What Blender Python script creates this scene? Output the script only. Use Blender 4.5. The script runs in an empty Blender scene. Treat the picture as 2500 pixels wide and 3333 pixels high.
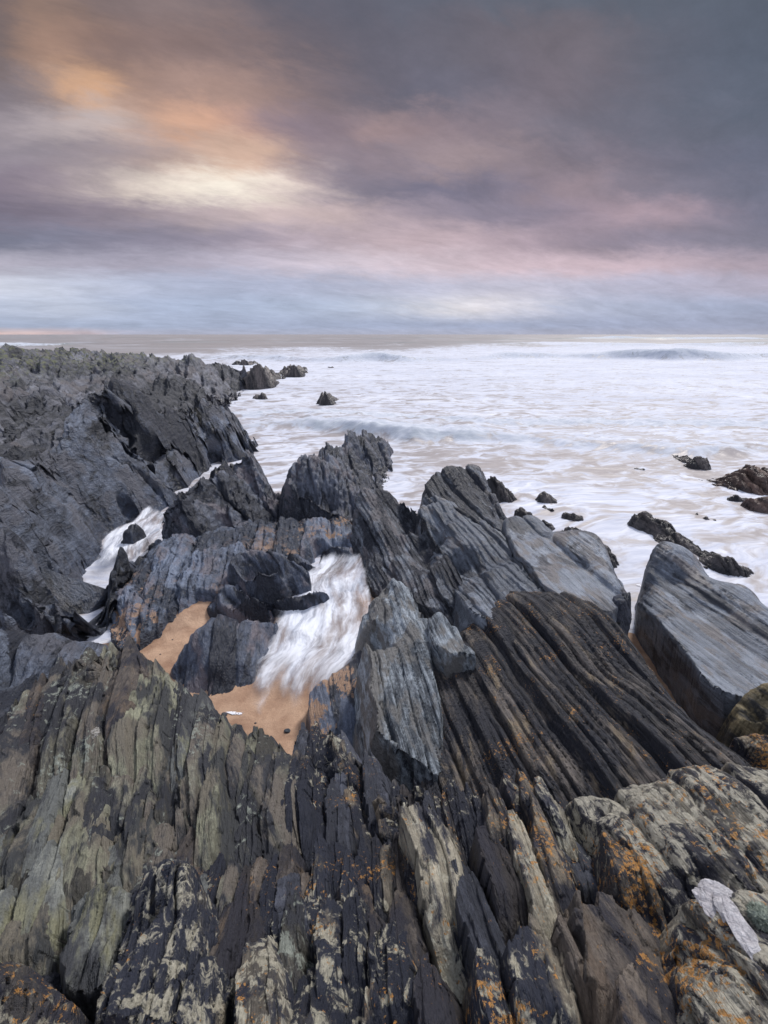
import bpy, math, random
import numpy as np

# ------------------------------------------------------------------ camera
W_PX, H_PX = 2500.0, 3333.0
FOCAL, SENS = 16.0, 36.0
PITCH = math.radians(21.35)          # degrees below the horizontal
HC = 4.5                             # eye height above the sea
scene = bpy.context.scene
cam_data = bpy.data.cameras.new('camera')
cam_data.sensor_fit = 'VERTICAL'
cam_data.sensor_height = SENS
cam_data.sensor_width = SENS
cam_data.lens = FOCAL
cam_data.clip_start = 0.02
cam_data.clip_end = 20000.0
cam = bpy.data.objects.new('camera', cam_data)
cam.location = (0, 0, HC)
cam.rotation_euler = (math.radians(90) - PITCH, 0, 0)
scene.collection.objects.link(cam)
scene.camera = cam
cam_data.dof.use_dof = True
cam_data.dof.focus_distance = 3.6
cam_data.dof.aperture_fstop = 13.0

MM = SENS / H_PX
CP, SP = math.cos(PITCH), math.sin(PITCH)


def ray(px, py):
    """direction through a photograph pixel, scaled so that its horizontal length is 1"""
    x = (px - W_PX / 2) * MM
    y = (H_PX / 2 - py) * MM
    fwd = FOCAL * CP + y * SP
    up = y * CP - FOCAL * SP
    l = math.hypot(x, fwd)
    return x / l, fwd / l, up / l


def at(px, py, z):
    """world point for a pixel: z is its height, or (if below -2) minus its horizontal distance"""
    dx, dy, dz = ray(px, py)
    r = -z if z < -2 else (z - HC) / dz
    return (dx * r, dy * r, HC + dz * r)


# ------------------------------------------------------------------ world
def srgb(c):
    return tuple(((v / 255.0) / 12.92 if v / 255.0 <= 0.04045 else ((v / 255.0 + 0.055) / 1.055) ** 2.4) for v in c)


world = bpy.data.worlds.new('World')
scene.world = world
world.use_nodes = True
wt = world.node_tree
wt.nodes.clear()


class NT:
    """small helper for writing node trees"""
    def __init__(self, tree):
        self.t = tree

    def n(self, typ, **kw):
        nd = self.t.nodes.new(typ)
        ins = kw.pop('ins', {})
        for k, v in kw.items():
            setattr(nd, k, v)
        for k, v in ins.items():
            self.set(nd, k, v)
        return nd

    def set(self, nd, k, v):
        s = nd.inputs[k]
        if hasattr(v, 'links') or hasattr(v, 'is_linked'):
            self.t.links.new(v, s)
        else:
            if isinstance(v, (tuple, list)) and len(v) == 3 and s.type == 'RGBA':
                v = tuple(v) + (1.0,)
            s.default_value = v

    def m(self, op, a, b=None, c=None, clamp=False):
        nd = self.n('ShaderNodeMath', operation=op, use_clamp=clamp)
        self.set(nd, 0, a)
        if b is not None: self.set(nd, 1, b)
        if c is not None: self.set(nd, 2, c)
        return nd.outputs[0]

    def vm(self, op, a, b=None, scale=None):
        nd = self.n('ShaderNodeVectorMath', operation=op)
        self.set(nd, 0, a)
        if b is not None: self.set(nd, 1, b)
        if scale is not None: self.set(nd, 'Scale', scale)
        return nd.outputs['Value'] if op in ('DOT_PRODUCT', 'LENGTH') else nd.outputs[0]

    def xyz(self, v):
        nd = self.n('ShaderNodeSeparateXYZ')
        self.set(nd, 0, v)
        return nd.outputs

    def cxyz(self, x, y, z):
        nd = self.n('ShaderNodeCombineXYZ')
        self.set(nd, 0, x); self.set(nd, 1, y); self.set(nd, 2, z)
        return nd.outputs[0]

    def noise(self, vec, scale=5, detail=5, rough=0.55, lac=2.0, dist=0.0, out=0):
        nd = self.n('ShaderNodeTexNoise')
        self.set(nd, 'Vector', vec)
        for k, v in (('Scale', scale), ('Detail', detail), ('Roughness', rough), ('Lacunarity', lac), ('Distortion', dist)):
            self.set(nd, k, v)
        return nd.outputs[out]

    def mapr(self, v, a, b, c=0.0, d=1.0, smooth=False):
        nd = self.n('ShaderNodeMapRange', interpolation_type='SMOOTHSTEP' if smooth else 'LINEAR')
        for i, x in enumerate((v, a, b, c, d)):
            self.set(nd, i, x)
        return nd.outputs[0]

    def mix(self, f, a, b, mode='MIX'):
        nd = self.n('ShaderNodeMix', data_type='RGBA', blend_type=mode)
        self.set(nd, 0, f); self.set(nd, 6, a); self.set(nd, 7, b)
        return nd.outputs[2]

    def attr(self, name, out=2):
        return self.n('ShaderNodeAttribute', attribute_name=name).outputs[out]


SKY_ROWS = [
 (1087, [(-400,(205,182,176)),(0,(214,190,186)),(250,(198,182,188)),(420,(168,176,198)),(1250,(168,174,196)),(2500,(160,166,188))]),
 (1060, [(-400,(165,176,198)),(0,(166,178,201)),(1250,(160,172,200)),(2500,(150,159,186))]),
 (1000, [(0,(180,190,212)),(200,(196,203,220)),(500,(165,178,206)),(1000,(170,182,206)),(1300,(182,190,210)),(1500,(224,221,226)),(1640,(222,218,226)),(1850,(168,177,202)),(2500,(150,160,188))]),
 (930, [(0,(206,210,224)),(250,(190,196,214)),(500,(176,183,206)),(900,(166,173,197)),(1300,(182,184,204)),(1700,(198,194,210)),(2000,(176,178,200)),(2500,(178,170,190))]),
 (860, [(0,(178,174,188)),(300,(160,156,172)),(700,(170,164,180)),(1000,(205,194,205)),(1300,(212,197,205)),(1700,(205,182,190)),(2100,(196,174,183)),(2500,(160,147,162))]),
 (780, [(0,(112,114,132)),(400,(130,125,142)),(800,(152,142,156)),(1100,(188,170,176)),(1350,(196,174,178)),(1700,(165,146,156)),(2000,(140,127,142)),(2500,(116,114,132))]),
 (690, [(0,(118,109,124)),(400,(136,124,136)),(800,(196,178,176)),(1050,(206,184,180)),(1300,(158,142,152)),(1700,(110,107,127)),(2070,(178,152,158)),(2300,(130,120,136)),(2500,(110,109,128))]),
 (610, [(0,(126,114,128)),(300,(160,146,150)),(500,(230,214,200)),(720,(255,246,228)),(860,(240,226,210)),(980,(196,178,174)),(1150,(120,112,128)),(1600,(106,103,122)),(1850,(160,138,142)),(2050,(124,114,126)),(2500,(98,101,120))]),
 (510, [(0,(152,142,150)),(300,(152,141,147)),(600,(190,164,150)),(800,(226,188,160)),(1000,(130,118,130)),(1300,(144,128,134)),(1550,(158,138,138)),(1850,(122,110,120)),(2500,(86,93,112))]),
 (420, [(0,(148,138,145)),(300,(205,190,184)),(450,(176,146,130)),(650,(226,176,142)),(850,(150,128,130)),(1050,(122,110,122)),(1200,(168,142,138)),(1450,(140,122,128)),(1850,(106,102,113)),(2500,(84,90,105))]),
 (300, [(0,(128,118,124)),(140,(140,126,124)),(280,(238,186,140)),(430,(140,118,112)),(680,(178,146,130)),(950,(140,118,114)),(1200,(102,97,108)),(1500,(100,99,112)),(1800,(116,102,107)),(2100,(88,91,104)),(2500,(80,87,101))]),
 (150, [(0,(104,94,94)),(150,(176,140,116)),(400,(128,108,104)),(700,(146,122,114)),(950,(96,90,98)),(1400,(96,95,106)),(1800,(112,100,104)),(2100,(84,87,99)),(2500,(76,84,98))]),
 (0, [(0,(112,98,96)),(100,(160,130,110)),(300,(112,98,97)),(560,(142,122,116)),(800,(90,87,96)),(1250,(93,93,104)),(1700,(90,95,106)),(2100,(80,86,98)),(2500,(76,84,97))]),
]


def build_world():
    t = NT(wt)
    tc = t.n('ShaderNodeTexCoord')
    d = t.vm('NORMALIZE', tc.outputs['Generated'])
    dx, dy, dz = t.xyz(d)
    fy = t.m('MAXIMUM', dy, 0.25)
    X = t.m('DIVIDE', dx, fy)
    Z = t.m('DIVIDE', dz, fy)
    # cloud deck coordinates: the deck recedes to the horizon
    den = t.m('ADD', t.m('MAXIMUM', dz, 0.0), 0.20)
    deck = t.cxyz(t.m('DIVIDE', dx, den), t.m('DIVIDE', dy, den), t.m('MULTIPLY', dz, 1.5))
    rot = t.n('ShaderNodeVectorRotate', rotation_type='Z_AXIS')
    t.set(rot, 'Vector', deck); t.set(rot, 'Angle', math.radians(-28))
    dk = t.vm('MULTIPLY', rot.outputs[0], (0.8, 1.35, 1.0))
    nc = t.noise(dk, 1.5, 6, 0.6, dist=0.3, out=1)
    nx, ny, nz = t.xyz(nc)
    nf = t.noise(dk, 6.0, 8, 0.66, dist=0.25, out=1)
    fx, fyy, fz = t.xyz(nf)
    wx = t.m('ADD', t.m('MULTIPLY', t.m('SUBTRACT', nx, 0.5), 0.12), t.m('MULTIPLY', t.m('SUBTRACT', fx, 0.5), 0.15))
    wz = t.m('ADD', t.m('MULTIPLY', t.m('SUBTRACT', ny, 0.5), 0.26), t.m('MULTIPLY', t.m('SUBTRACT', fyy, 0.5), 0.28))
    damp = t.mapr(Z, 0.0, 0.45, 0.02, 0.36)
    X2 = t.m('ADD', X, wx)
    Z2 = t.m('ADD', Z, t.m('MULTIPLY', wz, damp))
    u = t.m('ADD', t.m('MULTIPLY', X2, 0.5), 0.5)      # X from -1 to 1 spread over the ramps
    prev = None
    zp = None
    for py, stops in SKY_ROWS:
        y = (H_PX / 2 - py) * MM
        fwd = FOCAL * CP + y * SP
        zz = max((y * CP - FOCAL * SP) / fwd, 0.0)
        r = t.n('ShaderNodeValToRGB')
        r.color_ramp.interpolation = 'B_SPLINE'
        els = r.color_ramp.elements
        k = 0
        for px, c in stops:
            pos = ((px - W_PX / 2) * MM / fwd) * 0.5 + 0.5
            pos = min(max(pos, 0.0), 1.0)
            e = els[k] if k < 2 else els.new(pos)
            e.position = pos
            e.color = srgb(c) + (1.0,)
            k += 1
        t.set(r, 0, u)
        if prev is None:
            prev = r.outputs[0]
        else:
            f = t.mapr(Z2, zp, zz, 0, 1, smooth=True)
            prev = t.mix(f, prev, r.outputs[0])
        zp = zz
    # fine mottling of the cloud
    mott = t.noise(dk, 2.6, 10, 0.68, dist=0.5)
    mm_ = t.mapr(mott, 0.3, 0.7, 0.82, 1.10)
    mo2 = t.mapr(t.noise(dk, 8.0, 8, 0.7, dist=0.4), 0.3, 0.7, 0.93, 1.07)
    mm_ = t.m('MULTIPLY', mm_, mo2)
    vis = t.mix(1.0, prev, t.cxyz(mm_, mm_, mm_), 'MULTIPLY')
    vis = t.mix(1.0, vis, (0.99, 0.985, 1.0), 'MULTIPLY')
    # the rest of the sky, above and behind: brighter even overcast
    n2 = t.noise(dk, 1.0, 5, 0.55)
    rest = t.mix(t.mapr(n2, 0.35, 0.65), (0.52, 0.57, 0.72), (0.75, 0.75, 0.83))
    f1 = t.mapr(Z, 0.56, 1.1, 0, 1, smooth=True)
    f2 = t.mapr(dy, 0.52, 0.2, 0, 1, smooth=True)
    f = t.m('MAXIMUM', f1, f2)
    col = t.mix(f, vis, rest)
    sky = t.n('ShaderNodeTexSky', sky_type='NISHITA', sun_disc=False)
    sky.sun_elevation = math.radians(48)
    sky.sun_rotation = math.radians(32)
    sky.air_density = 1.0
    b1 = t.n('ShaderNodeBackground', ins={'Color': sky.outputs[0], 'Strength': 0.006})
    b2 = t.n('ShaderNodeBackground', ins={'Color': col, 'Strength': 1.04})
    ad = t.n('ShaderNodeAddShader')
    t.set(ad, 0, b1.outputs[0]); t.set(ad, 1, b2.outputs[0])
    out = t.n('ShaderNodeOutputWorld')
    t.set(out, 0, ad.outputs[0])


build_world()
world.cycles.sampling_method = 'MANUAL'
world.cycles.sample_map_resolution = 512

sun_d = bpy.data.lights.new('sun', 'SUN')
sun_d.energy = 2.9
sun_d.angle = math.radians(12)
sun_d.color = (1.0, 0.95, 0.9)
sun = bpy.data.objects.new('sun', sun_d)
sun.rotation_euler = (math.radians(90 - 48), 0, math.radians(180 - 32))
sun.location = (20, 30, 40)
scene.collection.objects.link(sun)

scene.view_settings.view_transform = 'Standard'
scene.view_settings.look = 'None'
scene.view_settings.exposure = 0.0
scene.view_settings.gamma = 1.0
scene.render.film_transparent = False
scene.cycles.max_bounces = 5
scene.cycles.diffuse_bounces = 3
scene.cycles.glossy_bounces = 2
scene.cycles.transparent_max_bounces = 8

# ------------------------------------------------------------------ numeric noise
_rng = np.random.RandomState(7)
_PERM = _rng.permutation(4096).astype(np.int32)
_VAL = _rng.rand(4096).astype(np.float32)


def hsh(i, j=0, k=0, seed=0):
    i = np.asarray(i, dtype=np.int64); j = np.asarray(j, dtype=np.int64); k = np.asarray(k, dtype=np.int64)
    a = _PERM[(i + seed * 131) & 4095]
    a = _PERM[(a + j) & 4095]
    a = _PERM[(a + k) & 4095]
    return _VAL[a]


def vn2(x, y, seed=0):
    xi = np.floor(x); yi = np.floor(y)
    fx = x - xi; fy = y - yi
    xi = xi.astype(np.int64); yi = yi.astype(np.int64)
    fx = fx * fx * (3 - 2 * fx); fy = fy * fy * (3 - 2 * fy)
    a = hsh(xi, yi, 0, seed); b = hsh(xi + 1, yi, 0, seed)
    c = hsh(xi, yi + 1, 0, seed); d = hsh(xi + 1, yi + 1, 0, seed)
    return (a + (b - a) * fx) * (1 - fy) + (c + (d - c) * fx) * fy


def vn3(x, y, z, seed=0):
    zi = np.floor(z); fz = z - zi
    zi = zi.astype(np.int64)
    fz = fz * fz * (3 - 2 * fz)
    xi = np.floor(x); yi = np.floor(y)
    fx = x - xi; fy = y - yi
    xi = xi.astype(np.int64); yi = yi.astype(np.int64)
    fx = fx * fx * (3 - 2 * fx); fy = fy * fy * (3 - 2 * fy)
    r = []
    for dz in (0, 1):
        a = hsh(xi, yi, zi + dz, seed); b = hsh(xi + 1, yi, zi + dz, seed)
        c = hsh(xi, yi + 1, zi + dz, seed); d = hsh(xi + 1, yi + 1, zi + dz, seed)
        r.append((a + (b - a) * fx) * (1 - fy) + (c + (d - c) * fx) * fy)
    return r[0] * (1 - fz) + r[1] * fz


def fbm2(x, y, o=4, seed=0, g=0.5):
    s = 0.0; a = 1.0; n = 0.0
    for k in range(o):
        s = s + a * (vn2(x, y, seed + k) - 0.5); n += a
        a *= g; x = x * 2.03 + 11.3; y = y * 2.03 + 5.7
    return s / n * 2


def fbm3(x, y, z, o=4, seed=0, g=0.5):
    s = 0.0; a = 1.0; n = 0.0
    for k in range(o):
        s = s + a * (vn3(x, y, z, seed + k) - 0.5); n += a
        a *= g; x = x * 2.03 + 11.3; y = y * 2.03 + 5.7; z = z * 2.03 + 3.1
    return s / n * 2


def sstep(a, b, x):
    t = np.clip((x - a) / (b - a), 0, 1)
    return t * t * (3 - 2 * t)


# ------------------------------------------------------------------ the strata
PHI = math.radians(10.5)             # the beds strike this far left of the view
CPH, SPH = math.cos(PHI), math.sin(PHI)


def uv_of(x, y):
    return x * CPH + y * SPH, -x * SPH + y * CPH       # across the strike, along the strike


def xy_of(u, v):
    return u * CPH - v * SPH, u * SPH + v * CPH


def strata(x, y, z, dip, layers, seed=0, wob=0.06, tmix=0.5, yaw=0.0):
    """height added to a rock face by its beds. layers: (bed width, block length, height, saw, crack, tip)"""
    cyw, syw = math.cos(PHI + yaw), math.sin(PHI + yaw)
    u, v = x * cyw + y * syw, -x * syw + y * cyw
    cd, sd = math.cos(dip), math.sin(dip)
    s = u * sd + z * cd
    t = u * cd - z * sd
    s = s + wob * (fbm2(v * 0.9, t * 0.9, 3, seed + 50)) + 0.25 * wob * fbm2(v * 4, t * 4 + s * 3, 3, seed + 60)
    D = np.zeros_like(x)
    bed = np.zeros_like(x)
    wsum = 0.0
    for k, (w, L, amp, saw, crack, tip) in enumerate(layers):
        sp = (s + (tmix * t if k else 0.25 * tmix * t)) / w
        sp = sp + 0.8 * (vn2(sp * 0.6, v / L * 0.10, seed + k * 7 + 1) - 0.5) * 2
        i = np.floor(sp); f = sp - i
        q = v / L + hsh(i, 3, 0, seed + k) * 17.0 + 0.35 * vn2(t / L * 2.0, i * 1.7, seed + k + 9)
        q = q + tip * np.abs(f - 0.5 + 0.3 * (hsh(i, 9, 0, seed + k) - .5))
        j = np.floor(q); g = q - j
        r = hsh(i, j, 0, seed + k + 20)
        r2 = hsh(i, j, 5, seed + k + 20)
        prof = (0.25 + 0.75 * g ** 0.8) * (1 - 0.95 * sstep(0.86, 1.0, g)) * np.where(r2 > 0.3, 1.0, 0.6)
        edge = np.minimum(f, 1 - f)
        crk = np.exp(-(edge * 13.0) ** 2)
        D += amp * (r * prof + saw * (1 - f) * (0.4 + 0.6 * r)) - 1.5 * crack * crk * (0.25 + r2)
        bed += hsh(i, j, 11, seed + k) * amp
        wsum += amp
    return D, bed / max(wsum, 1e-6)


# ------------------------------------------------------------------ mesh helpers
def mesh_from(name, V, F, attrs=None, smooth=True):
    me = bpy.data.meshes.new(name)
    V = np.ascontiguousarray(V, dtype=np.float32)
    F = np.ascontiguousarray(F, dtype=np.int32)
    k = F.shape[1]
    me.vertices.add(len(V)); me.vertices.foreach_set('co', V.ravel())
    me.loops.add(F.size); me.loops.foreach_set('vertex_index', F.ravel())
    me.polygons.add(len(F))
    me.polygons.foreach_set('loop_start', np.arange(0, F.size, k, dtype=np.int32))
    try:
        me.polygons.foreach_set('loop_total', np.full(len(F), k, dtype=np.int32))
    except Exception:
        pass
    me.polygons.foreach_set('use_smooth', np.full(len(F), smooth, dtype=bool))
    me.update(calc_edges=True)
    for an, arr in (attrs or {}).items():
        a = me.attributes.new(an, 'FLOAT', 'POINT')
        a.data.foreach_set('value', np.ascontiguousarray(arr, dtype=np.float32))
    return me


def grid_faces(nr, nc, keep=None):
    idx = np.arange(nr * nc, dtype=np.int32).reshape(nr, nc)
    F = np.stack([idx[:-1, :-1], idx[:-1, 1:], idx[1:, 1:], idx[1:, :-1]], -1).reshape(-1, 4)
    if keep is not None:
        F = F[keep[F].any(axis=1)]
    return F


def compact(V, F, attrs):
    used = np.zeros(len(V), dtype=bool); used[F] = True
    remap = np.cumsum(used) - 1
    return V[used], remap[F].astype(np.int32), {k: a[used] for k, a in attrs.items()}


def link(name, me, mat, parent=None, label=None, cat=None, group=None, kind=None, origin=(0, 0, 0)):
    ob = bpy.data.objects.new(name, me)
    scene.collection.objects.link(ob)
    if me is not None and mat is not None:
        me.materials.append(mat)
    if parent is not None:
        ob.parent = parent
    ob.location = origin
    if label: ob['label'] = label
    if cat: ob['category'] = cat
    if group: ob['group'] = group
    if kind: ob['kind'] = kind
    return ob


def hull(pts):
    P = sorted(set(map(tuple, np.round(pts, 5).tolist())))
    def half(it):
        h = []
        for p in it:
            while len(h) > 1 and (h[-1][0] - h[-2][0]) * (p[1] - h[-2][1]) - (h[-1][1] - h[-2][1]) * (p[0] - h[-2][0]) <= 0:
                h.pop()
            h.append(p)
        return h[:-1]
    return np.array(half(P) + half(P[::-1]))


def poly_sd(x, y, poly):
    """distance outside a polygon (0 inside), any shape"""
    n = len(poly)
    best = np.full(x.shape, 1e9, dtype=np.float64)
    inside = np.zeros(x.shape, dtype=bool)
    for i in range(n):
        ax, ay = poly[i]; bx, by = poly[(i + 1) % n]
        ex, ey = bx - ax, by - ay
        t = np.clip(((x - ax) * ex + (y - ay) * ey) / (ex * ex + ey * ey + 1e-12), 0, 1)
        best = np.minimum(best, np.hypot(x - ax - t * ex, y - ay - t * ey))
        c = ((ay > y) != (by > y)) & (x < ex * (y - ay) / (by - ay + 1e-12) + ax)
        inside ^= c
    return np.where(inside, -best, best)


def rbf_fit(P, z, kr=0.0):
    """surface through the control points; distances are linear (keeps ridges crisp)"""
    n = len(P)
    d = np.hypot(P[:, None, 0] - P[None, :, 0], P[:, None, 1] - P[None, :, 1])
    A = np.zeros((n + 3, n + 3))
    A[:n, :n] = d + np.eye(n) * kr * -1
    A[:n, n] = 1; A[:n, n + 1:] = P
    A[n, :n] = 1; A[n + 1:, :n] = P.T
    rhs = np.zeros(n + 3); rhs[:n] = z
    return np.linalg.lstsq(A, rhs, rcond=None)[0]


def rbf_eval(c, P, x, y):
    out = np.full(x.shape, c[len(P)], dtype=np.float64) + c[len(P) + 1] * x + c[len(P) + 2] * y
    for k in range(len(P)):
        out += c[k] * np.hypot(x - P[k, 0], y - P[k, 1])
    return out


PIX = SENS / 1024.0 / FOCAL          # angle of one rendered pixel
REPORT = []


def control(pts):
    P = []; Z = []
    dense = []
    for i, p in enumerate(pts):
        dense.append(p)
        if i + 1 < len(pts) and len(p) > 3 and len(pts[i + 1]) > 3 and p[0] != 'w' and pts[i + 1][0] != 'w':
            q = pts[i + 1]                # run the crest through between its measured points
            if (p[2] < -2) == (q[2] < -2) and math.hypot(q[0] - p[0], q[1] - p[1]) > 18:
                for f in (1 / 3., 2 / 3.):
                    dense.append(tuple(a * (1 - f) + b * f for a, b in zip(p, q)))
    pts = dense
    for p in pts:
        if p[0] == 'w':
            P.append((p[1], p[2])); Z.append(p[3])
            continue
        X, Y, z = at(p[0], p[1], p[2])
        P.append((X, Y)); Z.append(z)
        if len(p) > 3:                # a drop behind a crest: (.., back distance, height there)
            r = math.hypot(X, Y)
            P.append((X * (1 + p[3] / r), Y * (1 + p[3] / r))); Z.append(p[4])
    return np.array(P), np.array(Z)


CARVES = []          # channels and pools worn into the rock: (outline, height of the floor, steepness of the sides)


def carve(px, z, slope=2.5):
    CARVES.append((np.array([at(a, b, max(z, 0.02))[:2] for a, b in px]), z, slope))


def mass(name, pts, mat, label, cat='rock', dip=60, layers=(), seed=1, floor=-0.35, drop=2.5, margin=0.3,
         rough=0.05, rscale=2.0, wob=0.06, ndir=0.5, lod=1.0, warp=0.06, wscale=1.5, extra=None, outline=None,
         parent=None, kr=0.02, group=None, finamp=0.35, edge_noise=0.0, bias=0.75, carved=False, tmix=0.5, steep=0.4, yaw=0.0, shear=0.0):
    """one body of bedrock: a macro surface through measured points, its beds carved into it"""
    P, Z = control(pts)
    if shear:                          # a leaning body: built upright, then leaned back over to the left
        P[:, 0] += shear * CPH * np.maximum(Z, 0); P[:, 1] += shear * SPH * np.maximum(Z, 0)
    if outline is not None:
        poly = control(outline)[0]
    else:
        poly = hull(P)
    lo = poly.min(0) - margin * 2; hi = poly.max(0) + margin * 2
    cx, cy = np.meshgrid(np.linspace(lo[0], hi[0], 30), np.linspace(max(lo[1], -3), hi[1], 30))
    ok = poly_sd(cx.ravel(), cy.ravel(), poly) < margin * 1.3
    az = np.arctan2(cx.ravel()[ok], cy.ravel()[ok]); rr = np.hypot(cx.ravel()[ok], cy.ravel()[ok])
    zt = float(np.median(Z))
    a0, a1 = az.min(), az.max()
    r0, r1 = max(rr.min(), 0.12), rr.max()
    hgt = max(HC - zt, 1.0)
    step = PIX * 1.15 * lod
    t0, t1 = math.asinh(r0 / hgt), math.asinh(r1 / hgt)
    nr = int((t1 - t0) / step) + 2
    nc = int((a1 - a0) / (step * max(1.0, 0.8 * math.hypot(r0, hgt) / max(r0, .3) if r0 < hgt else 1.0))) + 2
    nc = min(nc, int((a1 - a0) / step) + 2)
    # near ground is seen from above, so its azimuth step can be coarser in metres
    R = np.sinh(np.linspace(t0, t1, nr)) * hgt
    A = np.linspace(a0, a1, nc)
    RR, AA = np.meshgrid(R, A, indexing='ij')
    x = (RR * np.sin(AA)).ravel(); y = (RR * np.cos(AA)).ravel()
    xw = x + warp * fbm2(x * wscale, y * wscale, 4, seed + 100)
    yw = y + warp * fbm2(x * wscale + 31, y * wscale, 4, seed + 120)
    c = rbf_fit(P, Z, kr)
    z = rbf_eval(c, P, xw, yw)
    sd = poly_sd(xw, yw, poly)
    if edge_noise:
        sd = sd + edge_noise * fbm2(x * 2.3, y * 2.3, 4, seed + 140)
    z = np.where(sd > 0, z - drop * sd - drop * 2 * sd * sd, z)
    if extra is not None:
        z = extra(x, y, z)
    z_bed = z
    z = z + rough * fbm2(x * rscale, y * rscale, 5, seed + 160)
    z2 = z.reshape(nr, nc); X2 = x.reshape(nr, nc); Y2 = y.reshape(nr, nc)
    # macro normals
    ru = np.stack([np.gradient(X2, axis=0), np.gradient(Y2, axis=0), np.gradient(z2, axis=0)], -1)
    rv = np.stack([np.gradient(X2, axis=1), np.gradient(Y2, axis=1), np.gradient(z2, axis=1)], -1)
    N = np.cross(rv, ru); N /= np.linalg.norm(N, axis=-1, keepdims=True) + 1e-12
    N = N.reshape(-1, 3)
    N[N[:, 2] < 0] *= -1
    D, bed = strata(x, y, z_bed, math.radians(dip), layers, seed, wob, tmix, yaw)
    D = D - sum(l[2] for l in layers) * bias
    D = D * (steep + (1 - steep) * sstep(0.08, 0.4, N[:, 2]))
    fine = rough * finamp * fbm3(x * rscale * 6, y * rscale * 3, z * rscale * 6, 4, seed + 200)
    dirv = N * ndir; dirv[:, 2] += (1 - ndir)
    # the beds lean: what stands up also leans along the dip
    lean = math.cos(math.radians(dip)) * 0.45
    dirv[:, 0] -= lean * CPH; dirv[:, 1] -= lean * SPH
    V = np.stack([x, y, z], -1) + dirv * D[:, None] + N * fine[:, None]
    if shear:
        hz = np.maximum(V[:, 2], 0)
        V[:, 0] -= shear * CPH * hz; V[:, 1] -= shear * SPH * hz
    if carved:
        for poly_c, zc, sl in CARVES:
            lo_c = poly_c.min(0) - 1.0; hi_c = poly_c.max(0) + 1.0
            m = (V[:, 0] > lo_c[0]) & (V[:, 0] < hi_c[0]) & (V[:, 1] > lo_c[1]) & (V[:, 1] < hi_c[1])
            if m.any():
                vx = V[m, 0]; vy = V[m, 1]
                ds = poly_sd(vx, vy, poly_c) + 0.10 * fbm2(vx * 5, vy * 5, 3, 900)
                lim = zc - 0.12 + sl * np.maximum(ds + 0.05, 0)
                # soft minimum keeps the banks round
                zz = V[m, 2]
                V[m, 2] = np.where(zz > lim, lim + 0.12 * (zz - lim) * np.exp(-np.maximum(0.15 - ds, 0) * 20), zz)
    keep = V[:, 2] > floor
    F = grid_faces(nr, nc, keep)
    attrs = {'bed': bed, 'hgt': D}
    V, F, attrs = compact(V, F, attrs)
    org = np.array([poly[:, 0].mean(), poly[:, 1].mean(), floor])
    me = mesh_from(name, V - org, F, attrs)
    ob = link(name, me, mat, parent, label if parent is None else label, cat if parent is None else None, group,
              None, tuple(org))
    REPORT.append((name, len(V)))
    return ob


# ------------------------------------------------------------------ materials
ALB = 1.6


def lin(r, g, b):
    return srgb((r, g, b)) + (1.0,)


def bsdf_out(t, tree, col, rough, normal=None, spec=0.5):
    p = t.n('ShaderNodeBsdfPrincipled')
    t.set(p, 'Base Color', col); t.set(p, 'Roughness', rough)
    t.set(p, 'Specular IOR Level', spec)
    if normal is not None: t.set(p, 'Normal', normal)
    o = t.n('ShaderNodeOutputMaterial')
    t.set(o, 0, p.outputs[0])
    return p


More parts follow.
